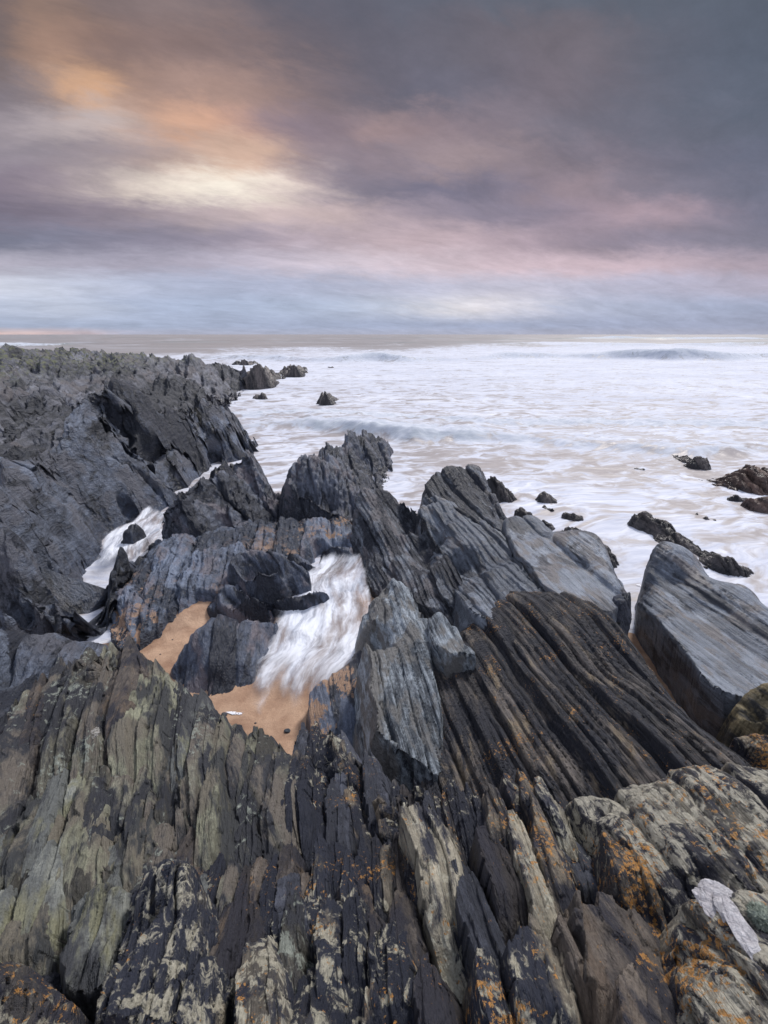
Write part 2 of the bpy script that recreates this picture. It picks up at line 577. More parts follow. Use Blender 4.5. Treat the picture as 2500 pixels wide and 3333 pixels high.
def rock_mat(name, c_lo, c_hi, c_alt=None, alt=0.0, dark=None, darkamt=0.0, pale=None, paleamt=0.0, orange=0.0,
             green=0.0, pits=0.0, sand=0.0, dip=60, rough=0.62, bump=1.0, freq=1.0, wet=None, grain=1.0,
             streak=1.0, barn=0.0, dkscale=5.0, palescale=21.0, sandz=None, greenz=None, yaw=0.0):
    mat = bpy.data.materials.new(name); mat.use_nodes = True
    mat.node_tree.nodes.clear()
    t = NT(mat.node_tree)

    def lin(r, g, b):
        c = srgb((r, g, b))
        return tuple(min(v * ALB, 0.85) for v in c) + (1.0,)
    geo = t.n('ShaderNodeNewGeometry')
    P = geo.outputs['Position']
    px, py, pz = t.xyz(P)
    nx, ny, nz = t.xyz(geo.outputs['True Normal'])
    r1 = t.n('ShaderNodeVectorRotate', rotation_type='Z_AXIS'); t.set(r1, 'Vector', P); t.set(r1, 'Angle', -(PHI + yaw))
    u, v, z = t.xyz(r1.outputs[0])
    d = math.radians(dip)
    s = t.m('ADD', t.m('MULTIPLY', u, math.sin(d)), t.m('MULTIPLY', z, math.cos(d)))
    q = t.m('SUBTRACT', t.m('MULTIPLY', u, math.cos(d)), t.m('MULTIPLY', z, math.sin(d)))
    B = t.cxyz(s, t.m('MULTIPLY', v, 0.07), t.m('MULTIPLY', q, 0.55))
    stri = t.noise(B, 20 * freq, 7, 0.64, dist=0.15)
    stri2 = t.noise(B, 75 * freq, 4, 0.6, dist=0.2)
    big = t.noise(P, 1.6 * freq, 5, 0.6, dist=0.5)
    mid = t.noise(t.vm('MULTIPLY', P, (1.0, 1.0, 0.8)), 7 * freq, 6, 0.65, dist=0.4)
    fine = t.noise(P, 55 * freq, 5, 0.7)
    bed = t.attr('bed')
    k = t.m('ADD', t.m('MULTIPLY', stri, 0.45 * streak), t.m('MULTIPLY', mid, 0.35))
    k = t.m('ADD', k, t.m('MULTIPLY', bed, 0.45))
    k = t.m('ADD', k, t.m('MULTIPLY', big, 0.25))
    kk = t.mapr(k, 0.48 + 0.2 * streak, 0.74 + 0.2 * streak, 0, 1)
    col = t.mix(kk, lin(*c_lo), lin(*c_hi))
    if c_alt is not None:
        ka = t.noise(t.cxyz(t.m('ADD', s, 4.0), t.m('MULTIPLY', v, 0.45), t.m('MULTIPLY', q, 0.6)), 3.2 * freq, 5, 0.6, dist=0.3)
        ka = t.m('ADD', ka, t.m('MULTIPLY', t.m('SUBTRACT', bed, 0.5), 0.35))
        col = t.mix(t.mapr(ka, 0.60 - alt * 0.3, 0.70 - alt * 0.3), col, lin(*c_alt))
    # tonal grit
    g = t.mapr(fine, 0.3, 0.7, 1 - 0.28 * grain, 1 + 0.28 * grain)
    col = t.mix(1.0, col, t.cxyz(g, g, g), 'MULTIPLY')
    if dark is not None:
        kd = t.noise(t.vm('ADD', t.cxyz(s, t.m('MULTIPLY', v, 0.30), t.m('MULTIPLY', q, 0.6)), (3, 1, 7)), dkscale, 7, 0.68, dist=0.5)
        col = t.mix(t.mapr(t.m('ADD', kd, t.m('MULTIPLY', t.m('SUBTRACT', stri, 0.5), 0.25)), 0.60 - darkamt * 0.35, 0.68 - darkamt * 0.35), col, lin(*dark))
    lichb = None
    if pale is not None and paleamt > 0:
        kp = t.noise(t.vm('ADD', t.cxyz(s, t.m('MULTIPLY', v, 0.7), t.m('MULTIPLY', q, 0.8)), (13, 5, 2)), palescale, 7, 0.66, dist=0.9)
        zone = t.noise(P, 1.9, 3, 0.5)
        kp = t.m('ADD', kp, t.m('MULTIPLY', t.m('SUBTRACT', zone, 0.5), 0.5))
        kp = t.m('ADD', kp, t.m('MULTIPLY', t.m('SUBTRACT', nz, 0.5), 0.06))
        kp = t.m('ADD', kp, t.m('MULTIPLY', t.m('SUBTRACT', fine, 0.5), 0.16))
        mk = t.m('MULTIPLY', t.mapr(kp, 0.65 - paleamt * 0.3, 0.73 - paleamt * 0.3), 0.85)
        pc = t.mix(t.mapr(fine, 0.35, 0.65), lin(*pale), lin(*[c * 0.78 for c in pale]))
        col = t.mix(mk, col, pc)
        lichb = mk
    if green > 0:
        kg = t.noise(P, 4.5, 5, 0.6)
        mg = t.mapr(t.m('ADD', kg, t.m('MULTIPLY', t.m('SUBTRACT', nz, 0.6), 0.25)), 0.62 - green * 0.3, 0.74 - green * 0.3)
        if greenz is not None:
            mg = t.m('MULTIPLY', mg, t.mapr(pz, greenz[0], greenz[1]))
        col = t.mix(mg, col, lin(74, 78, 56))
    if orange > 0:
        ko = t.noise(t.vm('ADD', P, (4, 9, 1)), 42, 5, 0.72, dist=0.4)
        zo = t.noise(t.vm('ADD', P, (1, 3, 8)), 3.0, 4, 0.6)
        ko = t.m('ADD', ko, t.m('MULTIPLY', t.m('SUBTRACT', zo, 0.5), 0.75))
        ko = t.m('ADD', ko, t.m('MULTIPLY', t.m('SUBTRACT', fine, 0.5), 0.2))
        ko = t.m('ADD', ko, t.m('MULTIPLY', t.m('SUBTRACT', nz, 0.4), 0.05))
        mo = t.mapr(ko, 0.775 - orange * 0.25, 0.79 - orange * 0.25)
        oc = t.mix(t.mapr(fine, 0.4, 0.6), lin(165, 116, 58), lin(112, 88, 56))
        col = t.mix(mo, col, oc)
    if barn > 0:
        kb = t.n('ShaderNodeTexVoronoi', feature='F1'); t.set(kb, 'Vector', P); t.set(kb, 'Scale', 70.0)
        zb = t.noise(t.vm('ADD', P, (2, 2, 2)), 2.2, 4, 0.6)
        mb = t.m('MULTIPLY', t.m('LESS_THAN', kb.outputs[0], 0.22), t.mapr(zb, 0.5, 0.6))
        mb = t.m('MULTIPLY', mb, barn)
        col = t.mix(mb, col, lin(150, 145, 140))
    ms = None
    if sand > 0:
        hg = t.attr('hgt')
        ks = t.noise(t.vm('ADD', P, (7, 7, 7)), 1.7, 7, 0.62)
        ks = t.m('ADD', ks, t.m('MULTIPLY', t.m('SUBTRACT', nz, 0.8), 0.25))
        ks = t.m('ADD', ks, t.mapr(hg, -0.16, 0.04, 0.14, -0.14))
        ms = t.mapr(ks, 0.66 - sand * 0.3, 0.685 - sand * 0.3)
        if sandz is not None:
            ms = t.m('MULTIPLY', ms, t.mapr(t.m('ADD', pz, t.m('MULTIPLY', mid, 0.3)), sandz[0], sandz[1]))
        sc_ = t.mix(t.mapr(t.noise(P, 90, 3, 0.7), 0.35, 0.65), lin(144, 120, 102), lin(106, 86, 72))
        col = t.mix(ms, col, sc_)
    # relief
    h = t.m('ADD', t.m('MULTIPLY', stri, 0.045), t.m('MULTIPLY', stri2, 0.018))
    h = t.m('ADD', h, t.m('MULTIPLY', mid, 0.016))
    h = t.m('ADD', h, t.m('MULTIPLY', fine, 0.004 * grain))
    if pits > 0:
        vo = t.n('ShaderNodeTexVoronoi', feature='SMOOTH_F1')
        wv = t.vm('ADD', t.cxyz(s, t.m('MULTIPLY', v, 0.5), t.m('MULTIPLY', q, 0.7)), t.vm('SCALE', t.noise(P, 9, 3, 0.6, out=1), scale=0.06))
        t.set(vo, 'Vector', wv); t.set(vo, 'Scale', 34.0); t.set(vo, 'Smoothness', 0.25)
        zp = t.mapr(t.noise(t.vm('ADD', P, (5, 5, 1)), 2.2, 3, 0.55), 0.45, 0.6)
        pit = t.m('MULTIPLY', t.mapr(vo.outputs[0], 0.05, 0.42, 1, 0, smooth=True), zp)
        h = t.m('SUBTRACT', h, t.m('MULTIPLY', pit, 0.022 * pits))
    bm = t.n('ShaderNodeBump'); t.set(bm, 'Strength', 1.0); t.set(bm, 'Distance', 1.15 * bump)
    t.set(bm, 'Height', h)
    rgh = t.m('ADD', t.mapr(mid, 0.3, 0.7, -0.12, 0.12), rough)
    if wet is not None:
        wm = t.mapr(t.m('ADD', pz, t.m('MULTIPLY', t.m('SUBTRACT', big, 0.5), 0.6)), wet[0], wet[1], 1, 0, smooth=True)
        rgh = t.mix(wm, t.cxyz(rgh, rgh, rgh), (0.30, 0.30, 0.30))
        col = t.mix(t.m('MULTIPLY', wm, 0.6), col, t.mix(1.0, col, (0.55, 0.60, 0.70), 'MULTIPLY'))
    if ms is not None:
        rgh = t.mix(ms, t.cxyz(rgh, rgh, rgh) if wet is None else rgh, (0.85, 0.85, 0.85))
    bsdf_out(t, mat.node_tree, col, rgh, bm.outputs[0], 0.45)
    return mat

# ------------------------------------------------------------------ rock materials
M_HEAD = rock_mat('headland_rock', (34, 37, 44), (100, 102, 111), c_alt=(74, 72, 76), alt=0.2, dip=58, freq=0.5, green=0.42, greenz=(2.4, 3.1), barn=0.5, bump=2.0, wet=(0.1, 0.9))
M_LEFT = rock_mat('cliff_rock', (30, 34, 44), (98, 106, 121), c_alt=(74, 76, 84), alt=0.25, dip=55, freq=0.8, bump=2.2, wet=(0.1, 0.8), rough=0.5, dark=(34, 37, 44), darkamt=0.2, dkscale=2.5)
M_MID = rock_mat('wave_cut_rock', (32, 36, 46), (92, 98, 111), c_alt=(80, 77, 84), alt=0.15, dip=50, freq=0.9, bump=1.5, rough=0.5, barn=0.6, wet=(0.05, 0.45))
M_PLAT = rock_mat('sandy_platform_rock', (36, 42, 54), (98, 108, 126), c_alt=(86, 84, 92), alt=0.15, dip=50, freq=0.9, bump=1.3, sand=0.16, sandz=(0.62, 0.42), rough=0.38, barn=0.4)
M_DARK = rock_mat('wet_dark_rock', (32, 36, 46), (78, 86, 102), c_alt=(86, 82, 88), alt=0.1, dip=70, freq=1.0, bump=0.9, rough=0.38)
M_DARKS = rock_mat('sandy_dark_rock', (32, 36, 46), (78, 86, 102), dip=70, freq=1.0, bump=0.9, rough=0.38, sand=0.46, sandz=(0.9, 0.7))
M_SLAB = rock_mat('slate_slab_rock', (34, 37, 45), (108, 114, 124), c_alt=(82, 80, 84), alt=0.2, dark=(34, 37, 46), darkamt=0.34, dip=60, freq=1.1, bump=1.4, rough=0.46, streak=1.5)
M_SMOOTH = rock_mat('smooth_slate_rock', (68, 74, 84), (114, 121, 132), c_alt=(86, 84, 86), alt=0.2, dark=(50, 53, 60), darkamt=0.22, dip=35, freq=1.3, bump=0.7, rough=0.42, dkscale=4.0, streak=1.0)
M_PALE = rock_mat('pale_slate_rock', (52, 58, 66), (146, 155, 164), c_alt=(96, 96, 96), alt=0.3, dip=68, freq=1.4, bump=1.3, rough=0.6, streak=1.6)
M_BROWN = rock_mat('honeycomb_rock', (38, 37, 40), (98, 92, 88), c_alt=(104, 94, 80), alt=0.1, dark=(30, 32, 40), darkamt=0.42, orange=0.36, pits=1.0, dip=62, freq=1.6, bump=1.0, streak=1.3)
M_GREEN = rock_mat('olive_blade_rock', (50, 49, 45), (122, 121, 107), yaw=math.radians(18),  c_alt=(84, 79, 73), alt=0.4, dark=(36, 38, 44), darkamt=0.40, pale=(128, 134, 126), paleamt=0.20, dip=78, freq=1.3, bump=1.0)
M_BLACK = rock_mat('black_lichen_rock', (27, 29, 37), (86, 83, 80), c_alt=(104, 94, 80), alt=0.25, dark=(24, 28, 40), darkamt=0.68, pale=(170, 166, 148), paleamt=0.16, orange=0.36, dip=75, freq=1.5, bump=1.1)
M_LICH = rock_mat('lichen_crusted_rock', (70, 66, 60), (140, 132, 116), dark=(26, 30, 42), darkamt=0.62, pale=(158, 154, 138), paleamt=0.28, orange=0.42, dip=75, freq=1.5, bump=0.8)
M_MOSS = rock_mat('mossy_rock', (58, 54, 42), (112, 102, 78), dark=(40, 40, 40), darkamt=0.25, freq=1.6, bump=0.8)
M_INK = rock_mat('ink_black_rock', (36, 39, 48), (74, 78, 90), dip=75, freq=2.0, bump=0.8, pale=(130, 132, 128), paleamt=0.05, orange=0.22)
M_GOLD = rock_mat('gold_lichen_rock', (52, 50, 50), (120, 110, 94), dark=(32, 33, 42), darkamt=0.45, pale=(150, 146, 130), paleamt=0.28, orange=0.62, dip=75, freq=2.0, bump=0.8, dkscale=8)
M_RUST = rock_mat('rusty_sea_rock', (46, 38, 37), (100, 82, 74), wet=(0.05, 0.35), dip=50, freq=0.8, bump=1.5, rough=0.4)
M_SEA = rock_mat('sea_rock', (34, 34, 38), (92, 86, 84), wet=(0.05, 0.35), dip=50, freq=0.8, bump=1.5, rough=0.4)

LF = ((0.9, 2.2, 0.30, 0.5, 0.14, 1.0), (0.30, 0.9, 0.16, 0.5, 0.08, 0.9), (0.1, 0.35, 0.05, 0.4, 0.03, 0.8))

# ------------------------------------------------------------------ channels and pools
carve([(517, 1655), (464, 1690), (367, 1724), (333, 1753), (325, 1812), (274, 1850), (262, 1890), (215, 1950), (190, 2020), (200, 2060), (300, 2075), (340, 2060), (345, 1990), (352, 1930), (422, 1859), (443, 1804), (502, 1753), (520, 1700)], 0.03)
carve([(430, 2140), (500, 2100), (570, 2050), (650, 2005), (700, 1995), (800, 1990), (860, 2000), (880, 2330), (1000, 2460), (980, 2500), (800, 2450), (600, 2350), (430, 2200)], 0.03)
carve([(1039, 1798), (1010, 1830), (960, 1880), (941, 1890), (918, 1978), (873, 2052), (850, 2081), (860, 2330), (1000, 2450), (1000, 2250), (1062, 2196), (1150, 2120), (1190, 2060), (1190, 1921), (1160, 1840), (1145, 1800)], 0.05)
carve([(612, 1600), (650, 1572), (750, 1520), (825, 1482), (915, 1525), (935, 1515), (1000, 1465), (900, 1420), (875, 1412), (805, 1487), (765, 1503), (700, 1515), (640, 1558)], -0.12)
carve([(908, 1540), (925, 1540), (938, 1620), (915, 1662), (898, 1625)], -0.05)
carve([(2052, 1960), (2062, 1900), (2090, 1890), (2125, 1960), (2155, 2010), (2070, 2000)], 0.0)

# ------------------------------------------------------------------ far and left rocks
mass('rock_headland', [
    (-500, 1140, -44, 7, 0), (-200, 1138, -42, 8, -.5), (0, 1130, -40, 7, -.5), (160, 1130, -38, 7, -.5), (330, 1133, -38, 7, -.5), (480, 1146, -38, 7, -.5),
    (600, 1152, -39, 6, -.5), (720, 1166, -42, 4, -.5), (790, 1182, -44, 3, -.5), (828, 1225, .3), (800, 1262, .2), (740, 1272, .3),
    (100, 1230, -26), (300, 1220, -28), (480, 1215, -30), (640, 1225, -31), (-300, 1230, -26), (0, 1350, -18), (-300, 1350, -18),
    (150, 1330, -19), (330, 1300, -20), (500, 1330, -19), (650, 1320, .8), (720, 1300, .4), (-200, 1480, -11.5), (0, 1440, -13), (60, 1400, -15),
    ], M_HEAD, 'long dark jagged rock headland with green tinted top running out below the horizon', 'headland', carved=True,
    dip=55, layers=((2.2, 5.0, 0.55, 0.5, 0.35, 1.2), (0.8, 2.0, 0.45, 0.6, 0.2, 1.2), (0.3, 0.8, 0.18, 0.5, 0.08, 1.0)),
    seed=3, rough=0.5, rscale=0.5, wob=0.3, warp=0.6, wscale=0.3, lod=0.9, floor=-0.4, ndir=0.4, edge_noise=0.8)

mass('rock_cliff', [
    (-60, 1560, -9.6, .8, 1.3), (20, 1480, -11.3, .8, 1.4), (100, 1420, -12.4, .8, 1.5), (200, 1320, -14.2, 1, 1.7), (287, 1216, -15.4, 1.2, 1.5), (350, 1226, -15.4, 1.2, 1.5), (420, 1260, -15.8, 1, 1.4),
    (488, 1300, -16.2, .6, 1.6), (540, 1245, -17, .8, 1.5), (590, 1220, -17.4, .8, 1.3), (662, 1248, -18, .8, 1), (705, 1285, -18.4, .8, .8), (735, 1262, -19, .8, .8), (785, 1254, -19.4, .8, .5), (812, 1300, -19.8, .8, 0),
    (846, 1358, -20.3, .8, -.3), (873, 1410, .05, .4, -.4),
    (803, 1484, -0.05), (760, 1500, .1), (700, 1512, .05), (640, 1560, .1), (600, 1590, .1), (520, 1650, .1), (430, 1690, .1), (370, 1740, .1), (345, 1790, .15),
    (285, 1890, -.1), (225, 1960, -.15), (180, 2040, -.1), (0, 2000, .0), (-200, 1950, .2), (-300, 1700, 1.3),
    (300, 1330, -14), (400, 1340, -14.4), (330, 1420, -12.9), (430, 1450, -13.6), (560, 1330, -16), (640, 1340, -17), (760, 1350, -18.6), (800, 1400, -18.6), (600, 1440, -15.2), (700, 1440, -17), (520, 1480, -14.3),
    (250, 1480, -12), (350, 1540, -11.9), (450, 1580, -12.4), (560, 1560, -13.6), (120, 1480, -11.3), (100, 1580, -9.6), (200, 1600, -10), (300, 1640, -10.3), (0, 1640, -9.0), (90, 1700, -8.6),
    (200, 1740, -8.7), (290, 1760, -9.0), (320, 1790, -8.6), (215, 1840, -7.6), (60, 1820, -8.2), (250, 1870, -7.6),
    ], M_LEFT, 'high dark slaty cliff left of the foaming channels with deep slanting clefts', 'cliff', carved=True,
    dip=48, tmix=0.3, layers=((1.9, 4.5, 0.62, 0.55, 0.60, 0.8), (0.55, 1.8, 0.20, 0.6, 0.18, 0.8), (0.15, 0.7, 0.05, 0.5, 0.05, 0.8)),
    seed=11, steep=0.9, rough=0.16, rscale=0.9, wob=0.25, warp=0.25, wscale=0.8, floor=-0.4, ndir=0.75)

mass('rock_boulder', [
    (-120, 1760, 1.1, .5, .2), (0, 1738, 1.15, .5, .2), (60, 1752, 1.15, .5, .2), (100, 1790, 1.1, .4, .2), (135, 1835, 1.0, .4, .1), (165, 1900, .8, .4, .1), (186, 1985, .5, .3, 0),
    (172, 2045, .2), (120, 2075, .2), (40, 2080, .2), (-80, 2080, .2), (50, 1850, 1.15), (0, 1950, 1.0), (90, 1930, .95), (130, 2000, .6), (-100, 1950, 1.0), (40, 2010, .65)],
    M_LEFT, 'rounded grey-green boulder at left edge under the cliff beside the small sandy pool', 'boulder',
    dip=50, layers=((0.5, 1.2, 0.07, 0.4, 0.07, 1.0), (0.12, 0.5, 0.03, 0.4, 0.03, 0.8)), seed=15, rough=0.1, rscale=2, ndir=0.9, floor=-0.1, drop=4)

mass('rock_outcrop', [
    (-250, 2100, 1.1, .4, .4), (0, 2045, 1.1, .5, .3), (90, 2050, 1.1, .5, .2), (140, 2070, 1.0, .4, .1), (200, 2055, .95, .4, .1), (300, 2090, .9, .4, .1), (400, 2110, .9, .4, 0), (480, 2150, .5),
    (0, 2200, 1.1), (150, 2200, 1.1), (300, 2250, 1.0), (0, 2400, 1.2), (-300, 2400, 1.3), (300, 2400, .7), (500, 2300, .3), (0, 2700, 1.0)],
    M_LEFT, 'blue-grey rock shelf behind the olive pinnacle at the left edge', 'rock', carved=True,
    dip=65, layers=((0.4, 0.9, 0.10, 0.4, 0.06, 1.0), (0.1, 0.4, 0.04, 0.4, 0.02, 0.8)), seed=17, rough=0.12, rscale=1.6, ndir=0.6, floor=-0.1)

# ------------------------------------------------------------------ middle outcrop
LM = ((0.6, 1.0, 0.20, 0.5, 0.12, 1.2), (0.22, 0.5, 0.14, 0.5, 0.07, 1.2), (0.08, 0.22, 0.06, 0.5, 0.03, 1.0))
mass('rock_ridge', [
    (1006, 1470, -14.0, .5, 0), (1045, 1448, -15, .5, 0), (1093, 1456, -15.2, .5, 0), (1107, 1431, -16, .5, 0), (1136, 1414, -16.6, .6, 0), (1160, 1425, -17, .6, 0), (1172, 1402, -17.5, .6, 0), (1190, 1404, -17.8, .6, 0), (1237, 1426, -18, .5, -.2), (1264, 1455, 0.1, .3, -.4),
    (1247, 1487, .15), (1240, 1520, .2), (1276, 1562, .05), (1255, 1600, .1), (1180, 1600, .3), (1000, 1530, .6), (1100, 1500, -14.4), (1180, 1480, -15.6), (1150, 1560, -12.6)],
    M_MID, 'spiky dark ridge reaching into the surf behind the middle outcrop', 'rock', carved=True, dip=62, layers=LM, seed=21, rough=0.2, rscale=1.4, warp=0.15, floor=-0.3, ndir=0.3)
mass('rock_block', [
    (929, 1532, -11.4, .4, 0), (943, 1513, -11.8, .4, 0), (996, 1508, -12.2, .4, 0.1), (1060, 1512, -12.4, .4, .2), (1117, 1532, -12.2, .4, .2), (1165, 1568, -11.6, .4, .2), (1190, 1620, .6),
    (905, 1600, .3), (915, 1650, .3), (1000, 1668, .3), (1080, 1660, .3), (1160, 1668, .3), (1200, 1690, .3), (950, 1570, -10.8), (1040, 1570, -11.2), (1000, 1610, -10.7), (1100, 1600, -11)],
    M_MID, 'blocky ribbed rock between the spiky ridge and the shingle hollow', 'rock', carved=True, dip=75, layers=((0.5, 0.8, 0.12, 0.5, 0.08, 1.0), (0.12, 0.3, 0.09, 0.5, 0.05, 1.2), (0.05, 0.15, 0.04, 0.5, 0.02, 1.0)), seed=23, rough=0.12, rscale=2, floor=-0.2, ndir=0.5)
mass('rock_outcrop', [
    (753, 1504, -12.8, .5, 0), (790, 1496, -13, .5, 0), (829, 1478, -13.4, .5, 0), (870, 1500, -13, .4, 0), (919, 1534, -12, .4, 0), (912, 1590, .35), (700, 1545, -11.8, .3, 0), (648, 1564, -11.2, .4, 0), (620, 1585, -10.8, .3, 0), (550, 1625, -10.2, .3, 0), (520, 1660, -9.9, .3, 0), (505, 1700, .2, .2, -.1),
    (500, 1745, .2), (520, 1780, .3), (600, 1770, .45), (720, 1720, .45), (880, 1690, .4), (910, 1660, .35), (600, 1680, -9.6), (700, 1620, -10.7), (800, 1560, -11.9), (850, 1600, .8), (760, 1660, .7)],
    M_MID, 'knobbly dark outcrop dividing the two foaming channels', 'rock', carved=True, dip=45, layers=LM, seed=27, rough=0.22, rscale=1.8, warp=0.12, floor=-0.2, ndir=0.5)
mass('rock_platform', [
    (500, 1755, .45, .3, 0), (440, 1830, .36, .3, 0), (395, 1880, .34, .3, 0), (360, 1950, .3, .25, 0), (345, 2020, .35, .2, 0), (350, 2090, .25), (400, 2150, .15), (470, 2130, .18), (520, 2230, .1),
    (700, 1700, .5), (900, 1680, .5), (1050, 1670, .45), (1160, 1680, .35), (1150, 1760, .3), (1080, 1780, .35), (1130, 1830, .2), (1000, 1790, .5),
    (600, 1830, .6), (500, 1950, .5), (700, 1780, .6), (850, 1750, .5), (700, 1930, .45), (600, 2030, .25), (560, 2140, .1), (900, 1980, .3), (980, 1990, .1), (860, 2010, .15), (700, 2010, .2), (1060, 1950, .15), (1100, 1900, .15)],
    M_PLAT, 'low wet rock platform streaked with orange sand between the channels', 'rock', carved=True, dip=50, layers=((0.5, 1.0, 0.10, 0.5, 0.09, 1.0), (0.15, 0.5, 0.055, 0.5, 0.05, 1.0), (0.05, 0.2, 0.022, 0.4, 0.015, 0.8)), bias=0.95, seed=29, rough=0.13, rscale=2.0, warp=0.12, floor=-0.15, ndir=0.5)
LS = ((0.35, 1.2, 0.05, 0.3, 0.03, 0.6), (0.10, 0.4, 0.02, 0.4, 0.012, 0.8))
mass('rock_wedge', [
    (700, 1992, .62, .15, .15), (650, 2040, .55, .15, .1), (600, 2080, .42, .12, .1), (555, 2160, .25, .1, .05), (540, 2185, .1), (580, 2200, .1), (625, 2290, .0), (700, 2290, .0), (800, 2260, .0), (870, 2240, .0), (880, 2180, .0), (885, 2090, .1), (900, 2010, .35, .1, .1), (800, 2000, .58, .12, .2), (740, 2100, .45), (700, 2160, .35), (800, 2150, .3), (760, 2020, .62)],
    M_DARK, 'smooth blue-black wedge of rock rising from the orange sand', 'rock', dip=80, layers=LS, seed=31, rough=0.04, rscale=3, floor=-0.25, ndir=0.8, drop=4, margin=.2)
mass('rock_boulder', [
    (738, 1832, .75, .2, .4), (760, 1800, .85, .25, .4), (810, 1783, .9, .3, .4), (870, 1782, .9, .3, .4), (930, 1800, .85, .3, .4), (1000, 1850, .62, .2, .2), (1008, 1905, .35), (950, 1925, .3), (865, 1932, .2), (790, 1882, .55), (830, 1850, .9), (900, 1850, .82), (860, 1900, .5), (800, 1900, .38)],
    M_DARK, 'broad smooth boulder with fine cracks on the middle of the rock platform', 'boulder', dip=40, layers=LS, seed=33, rough=0.04, rscale=3, floor=-0.1, ndir=0.9, drop=5, margin=.2)
mass('rock_boulder', [
    (712, 1905, .52, .12, .3), (730, 1893, .58, .12, .3), (762, 1895, .58, .15, .3), (820, 1935, .5, .15, .3), (870, 1965, .42, .15, .2), (860, 1992, .15), (760, 1985, .2), (680, 1990, .2), (665, 1975, .22), (712, 1940, .45), (780, 1960, .3)],
    M_DARK, 'small blue-black boulder just below the broad smooth boulder', 'boulder', dip=40, layers=LS, seed=35, rough=0.03, rscale=3, floor=-0.1, ndir=0.9, drop=5, margin=.2)
mass('rock_boulder', [
    (890, 1960, .32, .1, .1), (960, 1935, .42, .15, .2), (1030, 1925, .45, .15, .2), (1075, 1925, .4, .1, .1), (1078, 1955, .2), (1020, 1985, .0), (950, 2000, .0), (890, 1990, .05), (980, 1960, .35)],
    M_DARK, 'low dark rock that the right-hand stream washes around', 'boulder', dip=40, layers=LS, seed=36, rough=0.03, rscale=3, floor=-0.2, ndir=0.9, drop=5, margin=.2)
mass('rock_boulder', [
    (1040, 1800, .42, .1, .2), (1090, 1775, .48, .12, .2), (1150, 1770, .45, .12, .2), (1152, 1805, .3), (1100, 1812, .2), (1050, 1815, .25)],
    M_DARK, 'dark ledge with foam trickles at the head of the right-hand stream', 'boulder', dip=40, layers=LS, seed=37, rough=0.03, rscale=3, floor=-0.2, ndir=0.9, drop=5, margin=.2)
mass('rock_boulder', [
    (935, 1795, .5, .1, .3), (975, 1790, .55, .1, .3), (1040, 1840, .4, .1, .2), (1070, 1855, .2), (1020, 1862, .2), (960, 1830, .4)],
    M_DARK, 'flat dark plate right of the broad smooth boulder', 'boulder', dip=40, layers=LS, seed=38, rough=0.03, rscale=3, floor=-0.2, ndir=0.9, drop=5, margin=.15)
mass('rock_stub', [
    (392, 1760, .3, .1, 0), (420, 1712, .55, .12, 0), (440, 1703, .6, .12, 0), (465, 1725, .45, .12, 0), (462, 1760, .15), (430, 1775, .05), (395, 1775, .05), (430, 1740, .45)],
    M_DARK, 'small dark rock splitting the left-hand stream', 'rock', dip=60, layers=LS, seed=39, rough=0.05, rscale=3, floor=-0.2, ndir=0.6, drop=5, margin=.15)

# ------------------------------------------------------------------ leaning slabs
LSL = ((0.6, 4.5, 0.04, 0.5, 0.06, 0.4), (0.11, 2.2, 0.030, 0.6, 0.03, 0.4), (0.035, 0.9, 0.016, 0.6, 0.016, 0.3))
mass('rock_slab', [
    (1148, 1665, -9.3), (1156, 1610, -9.6, .5, .3), (1175, 1583, -9.8, .6, .2), (1205, 1590, -9.9, .6, .2), (1233, 1586, -10.0, .6, .2), (1281, 1590, -10, .6, .2), (1318, 1614, -9.7, .5, .2), (1355, 1650, -9.1, .5, .2), (1385, 1702, -8.4, .3, .4), (1432, 1788, -7.3, .2, .4), (1495, 1860, -6.4), (1545, 1970, -5.3), (1545, 1990, .7), (1480, 2000, .7), (1382, 1972, .72), (1262, 1886, .5), (1200, 1918, .2), (1172, 1866, .2), (1153, 1788, .2),
    (1142, 1790, -.2), (1138, 1670, -9.6), (1165, 1870, -.1), (1250, 1700, -8.8), (1300, 1800, -7.6), (1400, 1850, -6.7), (1450, 1930, -5.8), (1200, 1720, -8.8), (1200, 1830, -7.7), (1330, 1720, -8.5)],
    M_SLAB, 'tall dark grooved slab leaning beside the right-hand stream', 'slab', kr=0.05, shear=0.3, carved=False, tmix=0.2, dip=62, layers=LSL, seed=41, rough=0.06, rscale=2, floor=-0.3, ndir=0.6, drop=6, margin=.3)
mass('rock_slab', [
    (1366, 1640, -9.3, .5, 0), (1387, 1610, -9.9, .4, .2), (1430, 1610, -10, .4, .5), (1500, 1640, -9.4, .4, .5), (1540, 1665, -9.0), (1560, 1700, -8.4), (1620, 1720, -8.1), (1700, 1850, -6.3), (1760, 1900, -5.8), (1800, 1980, -5.2), (1700, 2000, -5.0), (1600, 2020, -4.8), (1540, 1985, -5.0), (1495, 1880, .5), (1430, 1800, .4), (1383, 1710, .4), (1500, 1760, -7.4), (1600, 1850, -6.3), (1450, 1700, -8.3), (1650, 1930, -5.6)],
    M_SMOOTH, 'long smooth grey slab sloping down to the right of the tall grooved slab', 'slab', dip=50, layers=LSL, seed=43, rough=0.05, rscale=2, floor=-0.3, ndir=0.7, drop=5, margin=.3)
